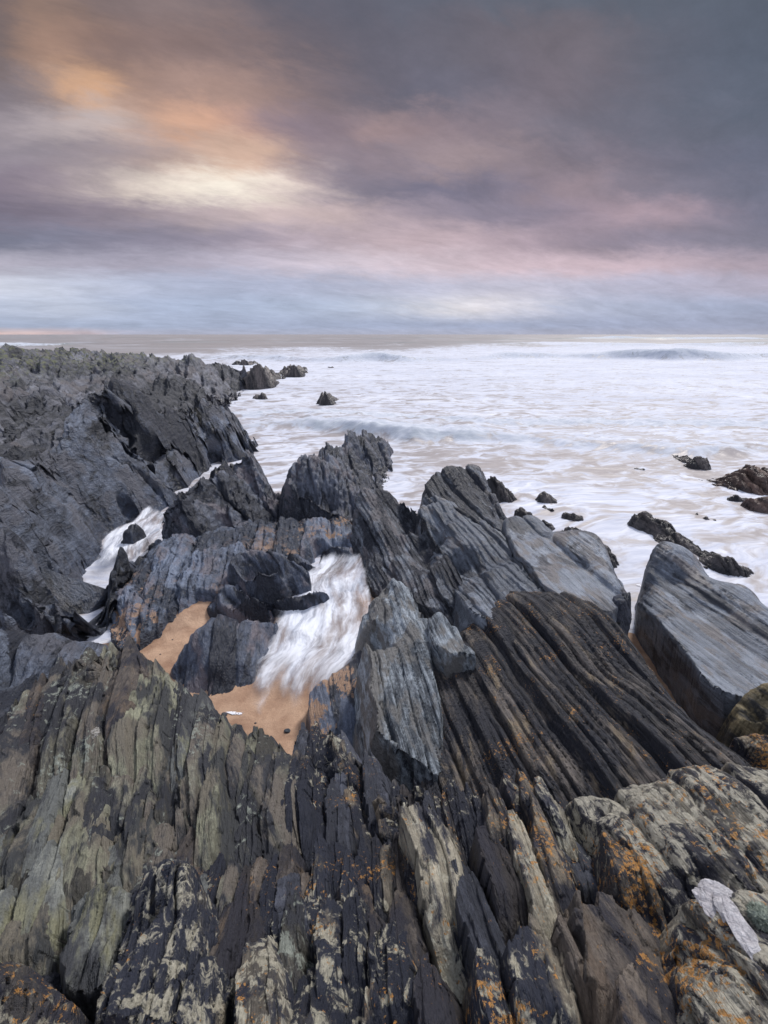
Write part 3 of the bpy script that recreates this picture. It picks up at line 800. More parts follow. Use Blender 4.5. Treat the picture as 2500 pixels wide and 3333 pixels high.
mass('rock_slab', [
    (1380, 1575, -10.6, .5, 0), (1395, 1558, -11.0, .5, 0), (1450, 1537, -11.4, .6, 0), (1490, 1542, -11.4, .6, 0), (1527, 1521, -11.8, .6, 0), (1578, 1547, -11.4, .6, 0), (1616, 1606, -10.4, .3, 0), (1612, 1625, .3, .2, 0), (1672, 1678, -8.8, .3, 0),
    (1560, 1700, -8.4), (1500, 1650, -9.3), (1430, 1625, -9.8), (1380, 1615, -10.0), (1480, 1590, -10.4), (1550, 1590, -10.5), (1600, 1650, -9.3), (1640, 1700, -8.4), (1720, 1740, -7.9, .3, 0)],
    M_SLAB, 'dark pointed slab standing highest against the surf right of the tall grooved slab', 'slab', dip=55, layers=LSL, seed=45, rough=0.06, rscale=2, floor=-0.3, ndir=0.6, drop=5, margin=.3)
mass('rock_slab', [
    (1640, 1690, -8.6, .4, 0), (1677, 1688, -8.7, .5, -.1), (1750, 1690, -8.8, .5, -.1), (1825, 1742, -8.2, .5, -.1), (1886, 1742, -8.3, .5, -.1), (1976, 1802, -7.7, .4, -.1), (2024, 1864, -7, .35, -.1), (2051, 1936, -6.3, .3, -.1), (2058, 1985, .35), (2040, 2010, .3), (1995, 1990, -5.6), (1990, 1978, -5.7), (1850, 1970, -5.35), (1760, 1900, -5.8), (1700, 1810, -6.8), (1640, 1740, -7.8), (1800, 1800, -7.1), (1900, 1840, -6.8), (1960, 1900, -6.2), (1900, 1930, -5.8), (1700, 1740, -7.9), (1800, 1740, -8.1)],
    M_SMOOTH, 'pale smooth whaleback slab with an added black block for the dark hollow at its lower end', 'slab', dip=35, layers=((0.7, 3.5, 0.04, 0.4, 0.04, 0.5), (0.08, 1.2, 0.014, 0.5, 0.010, 0.5)), seed=47, rough=0.04, rscale=1.5, floor=-0.3, ndir=0.8, drop=6, margin=.3)
mass('rock_slab', [
    (1181, 1935, -5.6, .2, .1), (1205, 1898, -5.9, .2, .2), (1271, 1886, -6, .3, .3), (1338, 1917, -5.7, .3, .3), (1398, 2000, -4.95, .2, .4), (1405, 2060, -4.5), (1416, 2127, -4.15), (1422, 2222, -3.7), (1432, 2350, -3.3), (1448, 2500, -2.85), (1420, 2515, -2.8), (1386, 2485, -2.85), (1289, 2405, -3.05), (1225, 2375, -3.1), (1200, 2225, -3.65), (1185, 2080, -4.4),
    (1170, 2100, .1), (1160, 1990, .1), (1192, 2240, .1), (1300, 2050, -4.75), (1240, 1930, -5.55), (1330, 1960, -5.3), (1210, 2000, -5.05), (1230, 2300, -3.35), (1300, 2200, -3.9), (1350, 2350, -3.3), (1250, 2000, -5.1)],
    M_PALE, 'pale grey splintered slab above the orange sand, below the tall grooved slab', 'slab', carved=True, dip=68, layers=LSL, seed=49, rough=0.04, rscale=2.5, floor=-0.2, ndir=0.7, drop=3, margin=.25)
mass('rock_boulder', [
    (1394, 2007, -4.75, .1, .8), (1446, 1990, -4.85, .12, .8), (1500, 2032, -4.6, .1, .8), (1548, 2125, -4.05), (1540, 2140, .9), (1470, 2122, -4.0), (1415, 2090, -4.2), (1395, 2050, -4.45), (1460, 2050, -4.4), (1500, 2100, -4.15)],
    M_PALE, 'pale smooth rounded rock resting on the splintered slab', 'boulder', dip=68, layers=LS, seed=51, rough=0.02, rscale=2.5, floor=.5, ndir=0.7, drop=7, margin=.2)
mass('rock_outcrop', [
    (1180, 2080, .45, .2, 0), (1120, 2160, .5, .2, 0), (1050, 2210, .5, .2, 0), (1005, 2250, .42, .15, 0), (1000, 2330, .4), (1190, 2200, .5), (1100, 2280, .5), (1195, 2330, .45), (1200, 2430, .3), (1100, 2450, .3), (1000, 2450, .3), (1250, 2480, .2)],
    M_DARKS, 'dark rock with an orange sand patch at the foot of the pale splintered slab', 'rock', dip=70, layers=LS, seed=53, rough=0.04, rscale=2.5, floor=-.2, ndir=0.7, drop=5, margin=.2)

mass('rock_slab', [
    (2095, 1865, 1.0, .2, 0), (2100, 1810, 1.1, .3, 0), (2121, 1787, 1.12, .4, 0), (2151, 1787, 1.11, .4, 0), (2193, 1812, 1.03, .4, 0), (2235, 1808, 1.03, .4, 0), (2344, 1870, .96, .4, 0), (2434, 1942, .92, .4, 0), (2500, 1980, .9, .4, 0), (2700, 2100, .9, .4, 0), (2900, 2200, .9),
    (2135, 1925, .92), (2160, 2015, .92), (2195, 2062, .92), (2230, 2110, .95), (2290, 2200, .98), (2362, 2255, 1.0), (2430, 2250, .97), (2500, 2265, .98), (2700, 2350, 1.0),
    (2200, 1900, .95), (2300, 2000, .9), (2400, 2100, .87), (2500, 2150, .87), (2300, 2100, .88), (2250, 2000, .9), (2330, 2230, .97)],
    M_SMOOTH, 'big flat-topped grey slab at the right edge above a sandy gully', 'slab', kr=0.03, shear=0.3, tmix=0.2, dip=38, layers=((0.9, 6, 0.015, 0.3, 0.02, 0.3), (0.16, 2.5, 0.016, 0.5, 0.015, 0.4), (0.05, 1.6, 0.010, 0.5, 0.008, 0.5)), seed=55, rough=0.02, rscale=1.5, floor=-0.3, ndir=0.8, drop=6, margin=.3)

mass('rock_boulder', [
    (2395, 2290, 1.0, .1, .7), (2430, 2250, 1.1, .12, .7), (2480, 2235, 1.15, .15, .7), (2560, 2250, 1.15, .15, .7), (2400, 2330, 1.0), (2500, 2320, 1.2), (2500, 2360, 1.1), (2600, 2360, 1.2), (2440, 2360, .9)],
    M_MOSS, 'brown-green rounded rock low in the gully at the right edge', 'boulder', dip=60, layers=((0.12, 0.4, 0.02, 0.4, 0.02, 0.5), (0.04, 0.2, 0.01, 0.4, 0.01, 0.4)), seed=57, rough=0.04, rscale=3, floor=0.3, ndir=0.8, drop=5, margin=.12)
mass('rock_boulder', [
    (2390, 2400, 1.2, .08, .9), (2440, 2380, 1.25, .08, .9), (2500, 2400, 1.3, .08, .9), (2580, 2430, 1.3, .08, .9), (2420, 2440, 1.2), (2500, 2460, 1.3), (2590, 2490, 1.3)],
    M_GOLD, 'small gold-spotted rock below the brown-green rock in the right-hand gully', 'boulder', dip=60, layers=((0.12, 0.4, 0.03, 0.4, 0.03, 0.5), (0.04, 0.2, 0.01, 0.4, 0.01, 0.4)), seed=58, rough=0.04, rscale=4, floor=0.4, ndir=0.7, drop=5, margin=.1)
mass('rock_block', [  # black block added in place of the shaded square hollow in the slab end
    (1996, 1938, -5.95, .1, .6), (2020, 1936, -6.0, .1, .6), (2046, 1940, -6.1, .1, .6), (1996, 1960, -5.85), (2022, 1962, -5.85), (2048, 1962, -5.95)],
    M_INK, 'black block added in place of the dark square hollow at the lower end of the whaleback slab', 'rock', dip=60, layers=((0.12, 0.4, 0.02, 0.4, 0.02, 0.5),), seed=59, rough=0.03, rscale=6, floor=0.45, ndir=0.7, drop=5, margin=.06, warp=.01, kr=0)

# ------------------------------------------------------------------ honeycombed beds
BEDS = mass('rock_beds', [
    (1392, 2120, 1.05, .15, .8), (1480, 2092, 1.1, .15, .8), (1500, 2030, 1.15, .15, .9), (1570, 1965, 1.2, .2, .9), (1640, 1892, 1.3, .2, .8), (1720, 1925, 1.25, .2, .8), (1830, 1933, 1.25, .2, .8), (1940, 1985, 1.25, .2, .6), (2030, 2005, 1.3, .2, .3), (2130, 2115, 1.35, .2, .3), (2250, 2245, 1.45, .2, .4), (2370, 2390, 1.55, .2, .6), (2500, 2485, 1.65, .2, .8), (2800, 2600, 1.7),
    (1420, 2300, 1.05), (1440, 2450, 1.05), (1500, 2300, 1.15), (1700, 2150, 1.3), (1800, 2300, 1.45), (2000, 2200, 1.4), (2050, 2400, 1.6), (1600, 2450, 1.3), (1500, 2520, 1.1), (1800, 2520, 1.55), (2200, 2500, 1.7), (2500, 2600, 1.8), (1500, 2750, 1.0), (1900, 2800, 1.3), (2500, 2900, 1.6), (1350, 2600, .9)],
    M_BROWN, 'broad bank of dark honeycombed beds with gold lichen, striped down to the foreground', 'rock beds', dip=70, tmix=0.12,
    layers=((0.42, 2.6, 0.05, 0.8, 0.05, 0.5), (0.10, 1.3, 0.040, 0.6, 0.035, 0.5), (0.028, 0.6, 0.018, 0.6, 0.014, 0.4)), seed=61, kr=0.25, rough=0.025, rscale=3, floor=0.1, ndir=0.4, drop=5, margin=.25, wob=0.018)

# ------------------------------------------------------------------ foreground ledge
LG = ((0.19, 0.7, 0.24, 0.45, 0.16, 0.5), (0.06, 0.4, 0.11, 0.5, 0.09, 0.5), (0.020, 0.2, 0.026, 0.5, 0.022, 0.4))
PIN_PTS = [
    (-200, 2560, 2.0, .2, 1.0), (0, 2440, 2.0, .25, .9), (45, 2368, 2.0, .25, .9), (113, 2285, 2.0, .25, .8), (166, 2225, 2.0, .3, .8), (256, 2170, 2.0, .3, .8), (324, 2140, 2.0, .3, .8), (422, 2128, 2.0, .3, .7), (452, 2150, 2.0, .3, .6), (512, 2210, 1.95, .3, .6), (558, 2218, 1.9, .3, .6), (603, 2268, 1.85, .3, .5), (678, 2320, 1.8, .3, .5), (753, 2364, 1.78, .3, .4), (829, 2400, 1.75, .3, .4), (904, 2432, 1.72, .3, .4), (975, 2470, 1.72, .3, .4),
    (300, 2350, 2.15), (500, 2400, 2.1), (700, 2500, 2.05), (150, 2450, 2.2), (900, 2560, 2.0), (0, 2650, 2.3), (300, 2650, 2.3), (600, 2700, 2.2), (100, 2900, 2.5), (400, 2850, 2.4), (-200, 2900, 2.5), (1000, 2600, 2.0), (0, 3100, 2.6), (300, 3100, 2.6), (600, 2900, 2.35), (850, 2750, 2.2), (600, 3200, 2.6)]
PINNACLE = mass('rock_pinnacle', PIN_PTS,
    M_GREEN, 'olive and grey pinnacle of upright rock blades at lower left', 'rock pinnacle', dip=80, layers=LG, seed=71, bias=1.35, yaw=math.radians(18), rough=0.06, rscale=3, floor=0.3, ndir=0.25, drop=4, margin=.3, wob=0.04)
LEDGE_PTS = [
    (985, 2440, 1.8, .2, .6), (1000, 2345, 1.5, .2, .3), (1050, 2365, 1.55, .2, .3), (1110, 2375, 1.6, .2, .3), (1145, 2435, 1.7, .2, .4), (1200, 2440, 1.75, .2, .4), (1245, 2540, 2.0, .2, .6), (1350, 2535, 2.1, .25, .6), (1400, 2560, 2.2, .25, .7), (1500, 2580, 2.3, .25, .8), (1590, 2600, 2.4, .25, .8), (1700, 2600, 2.4, .25, .8), (1850, 2590, 2.4, .3, .9), (2000, 2590, 2.4, .3, .9), (2130, 2570, 2.4, .3, .9), (2300, 2560, 2.35, .3, .9), (2500, 2600, 2.3, .3, 1), (2800, 2700, 2.3),
    (1050, 2550, 1.9), (1150, 2650, 2.15), (1000, 2750, 2.3), (1300, 2750, 2.4), (1600, 2800, 2.55), (1900, 2800, 2.55), (2150, 2750, 2.35), (2300, 2800, 2.3), (2400, 2650, 2.2), (2600, 2900, 2.3), (900, 2900, 2.45), (1200, 3000, 2.6), (1600, 3050, 2.75), (2000, 3050, 2.8), (2300, 3100, 2.6), (2500, 3200, 2.6), (700, 3150, 2.7), (1200, 3333, 2.9), (400, 3333, 2.9), (0, 3333, 2.9), (-200, 3200, 2.8), (1700, 3333, 2.95), (2200, 3333, 2.9), (2700, 3333, 3.0), (600, 3700, 3.0), (1250, 3700, 3.1), (2000, 3700, 3.1), (650, 3000, 2.5)]
LEDGE = mass('rock_ledge', LEDGE_PTS,
    M_BLACK, 'dark foreground ledge of leaning blades spotted with gold and grey lichen', 'rock ledge', dip=72, layers=LG, seed=73, bias=1.0, rough=0.06, rscale=3, floor=0.3, ndir=0.25, drop=4, margin=.3, wob=0.04)

# ------------------------------------------------------------------ the sea
def line_y(pts, x):
    """crest line of a wave given by pixels at sea level"""
    P = np.array([at(p[0], p[1], 0.0)[:2] for p in pts])
    A = np.array([p[2] for p in pts])
    o = np.argsort(P[:, 0])
    return np.interp(x, P[o, 0], P[o, 1]), np.interp(x, P[o, 0], A[o])


WAVES = [   # (pixels with crest height), width in front, width behind
    ([(700, 1392, .1), (860, 1392, .3), (1000, 1398, .45), (1200, 1412, .55), (1400, 1430, .5), (1550, 1440, .45), (1700, 1450, .30), (2000, 1455, .28), (2500, 1462, .2), (2900, 1470, .15)], 0.6, 4.5),
    ([(600, 1360, .1), (1000, 1352, .14), (1300, 1365, .16), (1900, 1385, .14), (2500, 1380, .1)], 0.8, 3.0),
    ([(500, 1180, .0), (650, 1172, .5), (1000, 1172, 1.2), (1300, 1174, 1.0), (1600, 1170, .6), (1800, 1168, 1.3), (2100, 1170, 1.7), (2400, 1172, 1.8), (2700, 1160, 1.0)], 1.6, 9.0),
    ([(-600, 1130, 1.6), (0, 1131, 1.9), (200, 1128, 2.1), (260, 1126, 1.2), (330, 1126, .2), (560, 1130, .3), (600, 1130, .9), (700, 1130, .2), (1500, 1128, .2), (1900, 1126, .5), (2500, 1122, 1.2), (3000, 1122, 1)], 5.0, 16.0),
    ([(1500, 1112, 0), (1850, 1106, .8), (1980, 1104, 2.6), (2200, 1105, 2.2), (2500, 1105, 1.8), (3000, 1105, 1.8)], 10.0, 30.0),
]


def sea_height(x, y):
    z = np.zeros_like(x)
    brk = np.zeros_like(x)
    face = np.zeros_like(x)
    d = np.hypot(x, y)
    for k, (pts, wf, wb) in enumerate(WAVES):
        yc, a = line_y(pts, x)
        w = fbm2(x / (wb * 1.2), y * 0 + k * 7.7, 4, 300 + k)
        if k >= 2:
            w = w + 1.6 * fbm2(x / (wb * 4.5), y * 0 + k * 2.7, 3, 310 + k)
        yc = yc + w * wb * 0.5
        a = a * np.clip(0.85 + (0.8 if k >= 2 else 0.6) * fbm2(x / (wb * 1.4), y * 0 + 3.3 * k, 4, 320 + k), 0.4, 2)
        dy = y - yc
        p = np.where(dy < 0, np.exp(-(dy / wf) ** 2), np.exp(-(dy / wb) ** 2))
        z += a * p
        face = np.maximum(face, np.exp(-((dy + wf * .7) / (wf * .75)) ** 2) * np.clip(a * (2.2 if k < 2 else 0.3), 0, 1))
        brk = np.maximum(brk, np.where(dy < 0, np.exp(-(dy / (wf * 1.8)) ** 2), np.exp(-(dy / (wb * .5)) ** 2)) * np.clip(a / (a.max() + 1e-6) * 1.5, 0, 1))
    chop = fbm2(x * .9, y * 1.6, 4, 340) * 0.035 + fbm2(x * .18, y * .35, 4, 350) * 0.10 * sstep(8, 40, d)
    chop += fbm2(x * 0.02, y * 0.07, 5, 360) * 1.3 * sstep(90, 260, d)
    chop += brk * fbm2(x * 2.2, y * 2.2, 4, 370) * 0.13
    return z + chop, brk, face


def build_sea():
    nr, nc = 900, 560
    hh = HC
    R = np.sinh(np.linspace(math.asinh(7.0 / hh), math.asinh(7000 / hh), nr)) * hh
    # finer rows where the foreshortening is strongest
    el = np.linspace(math.atan(7.0 / hh), math.atan(7000 / hh), nr)
    R = 0.5 * R[0] + 0 * R + np.tan(el) * hh - 0.5 * R[0] if False else np.tan(el) * hh
    R = np.sort(np.concatenate([np.tan(np.linspace(math.atan(6.2 / hh), math.atan(7000 / hh), 700)) * hh,
                                np.geomspace(40, 900, 420)]))
    nr = len(R)
    A = np.radians(np.linspace(-72, 72, nc))
    RR, AA = np.meshgrid(R, A, indexing='ij')
    x = (RR * np.sin(AA)).ravel(); y = (RR * np.cos(AA)).ravel()
    z, brk, face = sea_height(x, y)
    d = np.hypot(x, y)
    # where foam lies thick: inside the surf, thin beyond the outer break
    wob = fbm2(x / 30, y / 60, 4, 380)
    foam = 1.0 - sstep(120, 330, d + wob * 90 + np.clip(x, -90, 90) * -1.0)
    foam = foam * (0.71 + 0.09 * sstep(25, 70, d))
    yn, _ = line_y(WAVES[0][0], x)
    inner = sstep(0.4, 1.6, yn - y) * (1 - sstep(4, 8, yn - y))
    foam = foam - 0.10 * inner * (0.6 + .8 * np.clip(fbm2(x * .35, y * .35, 3, 390) + .3, 0, 1))
    foam = np.maximum(foam, brk * 0.95)
    me = mesh_from('sea', np.stack([x, y, z], -1), grid_faces(nr, nc), {'foam': foam, 'brk': brk, 'face': face})
    return link('sea', me, M_WATER, kind='structure')


def water_mat():
    mat = bpy.data.materials.new('sea_water'); mat.use_nodes = True
    mat.node_tree.nodes.clear()
    t = NT(mat.node_tree)
    geo = t.n('ShaderNodeNewGeometry')
    P = geo.outputs['Position']
    foam = t.attr('foam'); brk = t.attr('brk')
    x, y, z = t.xyz(P)
    dist = t.vm('LENGTH', P)
    far = t.mapr(dist, 15, 70, 0, 1, smooth=True)
    # drift of the foam: warp, then stretch along the run of the swash
    rot = t.n('ShaderNodeVectorRotate', rotation_type='Z_AXIS'); t.set(rot, 'Vector', P); t.set(rot, 'Angle', math.radians(-14))
    Q = t.vm('MULTIPLY', rot.outputs[0], (0.62, 1.0, 0.0))
    tone = t.noise(t.vm('MULTIPLY', P, (0.05, 0.16, 0.0)), 1.0, 5, 0.6)
    wv = t.vm('SCALE', t.vm('SUBTRACT', t.noise(Q, 0.35, 3, 0.5, out=1), (0.5, 0.5, 0.5)), scale=2.4)
    Qw = t.vm('ADD', Q, wv)
    n1 = t.noise(Qw, 1.15, 3, 0.5, dist=0.9)
    n1b = t.noise(Qw, 2.6, 4, 0.55, dist=1.2)
    n2 = t.noise(Q, 0.42, 5, 0.62, dist=0.6)
    nn = t.m('ADD', t.m('MULTIPLY', n1, t.mapr(far, 0, 1, 0.55, 0.25)), t.m('ADD', t.m('MULTIPLY', n1b, 0.3), t.m('MULTIPLY', n2, t.mapr(far, 0, 1, 0.15, 0.45))))
    # white threshold
    th = t.mapr(foam, 0, 1, 0.82, 0.28)
    f = t.mapr(t.m('SUBTRACT', nn, th), -0.04, 0.11, 0, 1, smooth=True)
    capn = t.noise(t.vm('MULTIPLY', P, (0.012, 0.06, 0)), 1.0, 8, 0.7, dist=0.3)
    caps = t.m('MULTIPLY', t.mapr(capn, 0.52, 0.70), 0.45)
    f = t.m('MAXIMUM', f, caps)
    streak = t.noise(t.vm('MULTIPLY', Qw, (1.5, 6.0, 1.0)), 1.3, 4, 0.6)
    fcol = t.mix(t.mapr(streak, 0.3, 0.7), (0.50, 0.54, 0.66), (0.83, 0.85, 0.91))  # bluish-grey foam shadows painted into the colour as streaks
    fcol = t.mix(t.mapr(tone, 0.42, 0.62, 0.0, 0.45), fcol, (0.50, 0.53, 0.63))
    fcol = t.mix(t.m('MULTIPLY', brk, t.mapr(n1b, 0.35, 0.6, 0.75, 0.1)), fcol, (0.42, 0.47, 0.53))  # breaker shading painted in: greyer foam colour along the crests
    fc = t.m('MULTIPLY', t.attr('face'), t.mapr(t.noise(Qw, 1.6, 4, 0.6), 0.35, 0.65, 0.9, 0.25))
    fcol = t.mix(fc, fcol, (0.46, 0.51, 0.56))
    wcol = t.mix(far, (0.33, 0.30, 0.30), (0.28, 0.265, 0.27))
    wcol = t.mix(t.mapr(z, 0.3, 1.6), wcol, (0.15, 0.20, 0.21))
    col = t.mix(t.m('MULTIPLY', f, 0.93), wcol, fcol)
    rg = t.mapr(f, 0, 1, 0.45, 0.9)
    hb = t.m('ADD', t.m('MULTIPLY', n1b, 0.05), t.m('MULTIPLY', t.noise(t.vm('MULTIPLY', P, (0.35, 1.0, 1)), 1.2, 6, 0.6), 0.22))
    bm = t.n('ShaderNodeBump'); t.set(bm, 'Strength', 0.6); t.set(bm, 'Distance', 0.6); t.set(bm, 'Height', hb)
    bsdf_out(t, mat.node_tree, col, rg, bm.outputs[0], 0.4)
    return mat


def stream_mat():
    mat = bpy.data.materials.new('streaming_foam'); mat.use_nodes = True
    mat.node_tree.nodes.clear()
    t = NT(mat.node_tree)
    al = t.attr('along'); ac = t.attr('across'); fd = t.attr('fade')
    co = t.cxyz(t.m('MULTIPLY', ac, 2.0), t.m('MULTIPLY', al, 0.55), 0.0)
    w = t.vm('SCALE', t.noise(t.cxyz(ac, al, 0.0), 1.6, 3, 0.5, out=1), scale=0.9)
    co = t.vm('ADD', co, w)
    n = t.noise(co, 1.8, 5, 0.58, dist=0.3)
    nf = t.noise(t.vm('MULTIPLY', co, (4.0, 1.0, 1.0)), 2.2, 4, 0.6)
    nl = t.noise(t.cxyz(t.m('MULTIPLY', ac, 1.3), t.m('MULTIPLY', al, 0.35), 9.0), 2.0, 4, 0.55, dist=0.5)
    kk = t.m('ADD', t.m('ADD', t.m('MULTIPLY', n, 0.55), t.m('MULTIPLY', nf, 0.25)), t.m('MULTIPLY', nl, 0.55))
    shade = t.mix(t.mapr(nl, 0.4, 0.6), (0.36, 0.31, 0.30), (0.36, 0.41, 0.52))
    col = t.mix(t.mapr(kk, 0.52, 0.80, smooth=True), shade, (0.84, 0.87, 0.94))
    bm = t.n('ShaderNodeBump'); t.set(bm, 'Strength', 0.35); t.set(bm, 'Distance', 0.08)
    t.set(bm, 'Height', t.m('ADD', n, t.m('MULTIPLY', nf, 0.3)))
    p = t.n('ShaderNodeBsdfPrincipled')
    t.set(p, 'Base Color', col); t.set(p, 'Roughness', 0.75); t.set(p, 'Normal', bm.outputs[0])
    t.set(p, 'Specular IOR Level', 0.3)
    lf = t.noise(t.cxyz(t.m('MULTIPLY', ac, 1.6), t.m('MULTIPLY', al, 0.5), 3.0), 1.7, 3, 0.5)
    a = t.m('ADD', fd, t.m('ADD', t.m('MULTIPLY', t.m('SUBTRACT', lf, 0.5), 2.0), t.m('MULTIPLY', t.m('SUBTRACT', n, 0.5), 0.7)))
    a = t.m('MULTIPLY', t.mapr(a, 0.15, 1.05, 0, 1, smooth=True), t.mapr(kk, 0.5, 0.75, 0.55, 0.98))
    t.set(p, 'Alpha', a)
    o = t.n('ShaderNodeOutputMaterial'); t.set(o, 0, p.outputs[0])
    return mat


def stream(left, right, name='water_stream', seed=0, nu=180, nv=320, fend=0.25, fstart=0.0, fedge=0.06, arch=0.03, fedge_r=None):
    L = np.array([at(*p) for p in left]); Rr = np.array([at(*p) for p in right])
    def resample(P, n):
        k = np.arange(len(P)); tt = np.linspace(0, len(P) - 1, n)
        out = np.stack([np.interp(tt, k, P[:, i]) for i in range(3)], -1)
        for _ in range(6):
            out[1:-1] = (out[:-2] + out[1:-1] * 2 + out[2:]) / 4
        ker = n // (len(P)) // 2
        if ker > 1:
            pad = np.pad(out, ((ker, ker), (0, 0)), mode='edge')
            c = np.ones(2 * ker + 1) / (2 * ker + 1)
            out = np.stack([np.convolve(pad[:, i], c, mode='valid') for i in range(3)], -1)
        return out
    L = resample(L, nv); Rr = resample(Rr, nv)
    f = np.linspace(0, 1, nu)
    G = L[:, None, :] * (1 - f)[None, :, None] + Rr[:, None, :] * f[None, :, None]
    mid = (L + Rr) / 2
    al = np.concatenate([[0], np.cumsum(np.linalg.norm(np.diff(mid, axis=0), axis=1))])
    AL = np.repeat(al[:, None], nu, 1)
    wid = np.linalg.norm(Rr - L, axis=1)
    AC = wid[:, None] * (f[None, :] - .5)
    T = np.linspace(0, 1, nv)[:, None] * np.ones((1, nu))
    z = G[..., 2] + arch * np.sin(math.pi * f)[None, :]
    z = z + 0.035 * fbm2(AC.ravel() * 3.5, AL.ravel() * 0.9, 4, 400 + seed).reshape(z.shape)
    z = z + 0.02 * fbm2(AC.ravel() * 9, AL.ravel() * 2.5, 3, 420 + seed).reshape(z.shape)
    G[..., 2] = z
    fade = np.minimum(sstep(0, fedge, f)[None, :], sstep(0, fedge_r or fedge, 1 - f)[None, :]) * np.where(fend > 0, sstep(0, fend, 1 - T), 1)
    if fstart > 0: fade = fade * sstep(0, fstart, T)
    me = mesh_from(name, G.reshape(-1, 3), grid_faces(nv, nu), {'along': AL.ravel(), 'across': AC.ravel(), 'fade': fade.ravel()})
    return link(name, me, M_STREAM, kind='structure')


def sand_mat():
    mat = bpy.data.materials.new('wet_orange_sand'); mat.use_nodes = True
    mat.node_tree.nodes.clear()
    t = NT(mat.node_tree)
    P = t.n('ShaderNodeNewGeometry').outputs['Position']
    g = t.noise(P, 110, 3, 0.75)
    m = t.noise(P, 2.6, 5, 0.6, dist=0.4)
    col = t.mix(t.mapr(m, 0.35, 0.65), lin(152, 120, 98), lin(188, 155, 128))
    gg = t.mapr(g, 0.3, 0.7, 0.72, 1.25)
    col = t.mix(1.0, col, t.cxyz(gg, gg, gg), 'MULTIPLY')
    vo = t.n('ShaderNodeTexVoronoi', feature='F1'); t.set(vo, 'Vector', P); t.set(vo, 'Scale', 16.0)
    peb = t.m('LESS_THAN', vo.outputs[0], t.m('MULTIPLY', t.mapr(m, 0.5, 0.7), 0.13))
    col = t.mix(peb, col, lin(70, 66, 68))
    bm = t.n('ShaderNodeBump'); t.set(bm, 'Strength', 0.8); t.set(bm, 'Distance', 0.03)
    t.set(bm, 'Height', t.m('ADD', t.m('MULTIPLY', g, 0.3), t.m('ADD', m, t.m('MULTIPLY', t.noise(P, 12, 4, .6), .6))))
    bsdf_out(t, mat.node_tree, col, t.mapr(m, 0.4, 0.6, 0.8, 0.45), bm.outputs[0], 0.4)
    return mat


M_WATER = water_mat(); M_STREAM = stream_mat(); M_SAND = sand_mat()
build_sea()


def build_sand():
    n = 420
    x, y = np.meshgrid(np.linspace(-9, 9, n), np.linspace(-4, 14, n), indexing='ij')
    x = x.ravel(); y = y.ravel()
    d = np.hypot(x, y)
    z = 0.05 - 0.45 * sstep(6.9, 9.5, d) + 0.03 * fbm2(x * 1.3, y * 1.3, 4, 500) + 0.008 * fbm2(x * 8, y * 8, 3, 510)
    z = z + 0.10 * sstep(-0.2, 1.2, 4.6 - d)
    pl = np.array([at(a_, b_, 0.2)[:2] for a_, b_ in [(420, 1930), (540, 1860), (680, 1860), (720, 1950), (600, 2010), (440, 2060)]])
    mk = sstep(0.25, -0.15, poly_sd(x, y, pl))
    z = z * (1 - mk) + (0.23 + 0.05 * fbm2(x * 2, y * 2, 3, 520)) * mk
    me = mesh_from('sand', np.stack([x, y, z], -1), grid_faces(n, n)[:, ::-1])
    link('sand', me, M_SAND, kind='structure')
    n = 60
    x, y = np.meshgrid(np.linspace(-9000, 9000, n), np.linspace(-9000, 9000, n), indexing='ij')
    me = mesh_from('seabed', np.stack([x.ravel(), y.ravel(), -3 + 0 * x.ravel()], -1), grid_faces(n, n)[:, ::-1])
    link('seabed', me, M_SAND, kind='structure')


build_sand()
stream([(1050, 1792, .45), (1020, 1845, .33), (935, 1880, .25), (915, 1930, .22), (885, 2000, .18), (848, 2060, .16), (815, 2120, .14), (785, 2190, .12), (800, 2260, .09), (850, 2340, .07)],
       [(1175, 1780, .45), (1185, 1820, .36), (1200, 1870, .30), (1210, 1920, .26), (1225, 1980, .22), (1230, 2050, .20), (1225, 2110, .18), (1130, 2170, .15), (1060, 2230, .10), (990, 2340, .07)], seed=1, fstart=.12, fedge=.22, fend=.26, fedge_r=.08)
stream([(480, 1640, .35), (430, 1695, .3), (365, 1715, .27), (325, 1745, .24), (318, 1800, .2), (262, 1850, .15), (235, 1930, .09)],
       [(545, 1655, .35), (530, 1700, .3), (520, 1750, .27), (490, 1785, .24), (455, 1820, .2), (420, 1870, .15), (345, 1950, .09)], seed=2, fend=.5, fstart=.1, fedge=.2, fedge_r=.05)

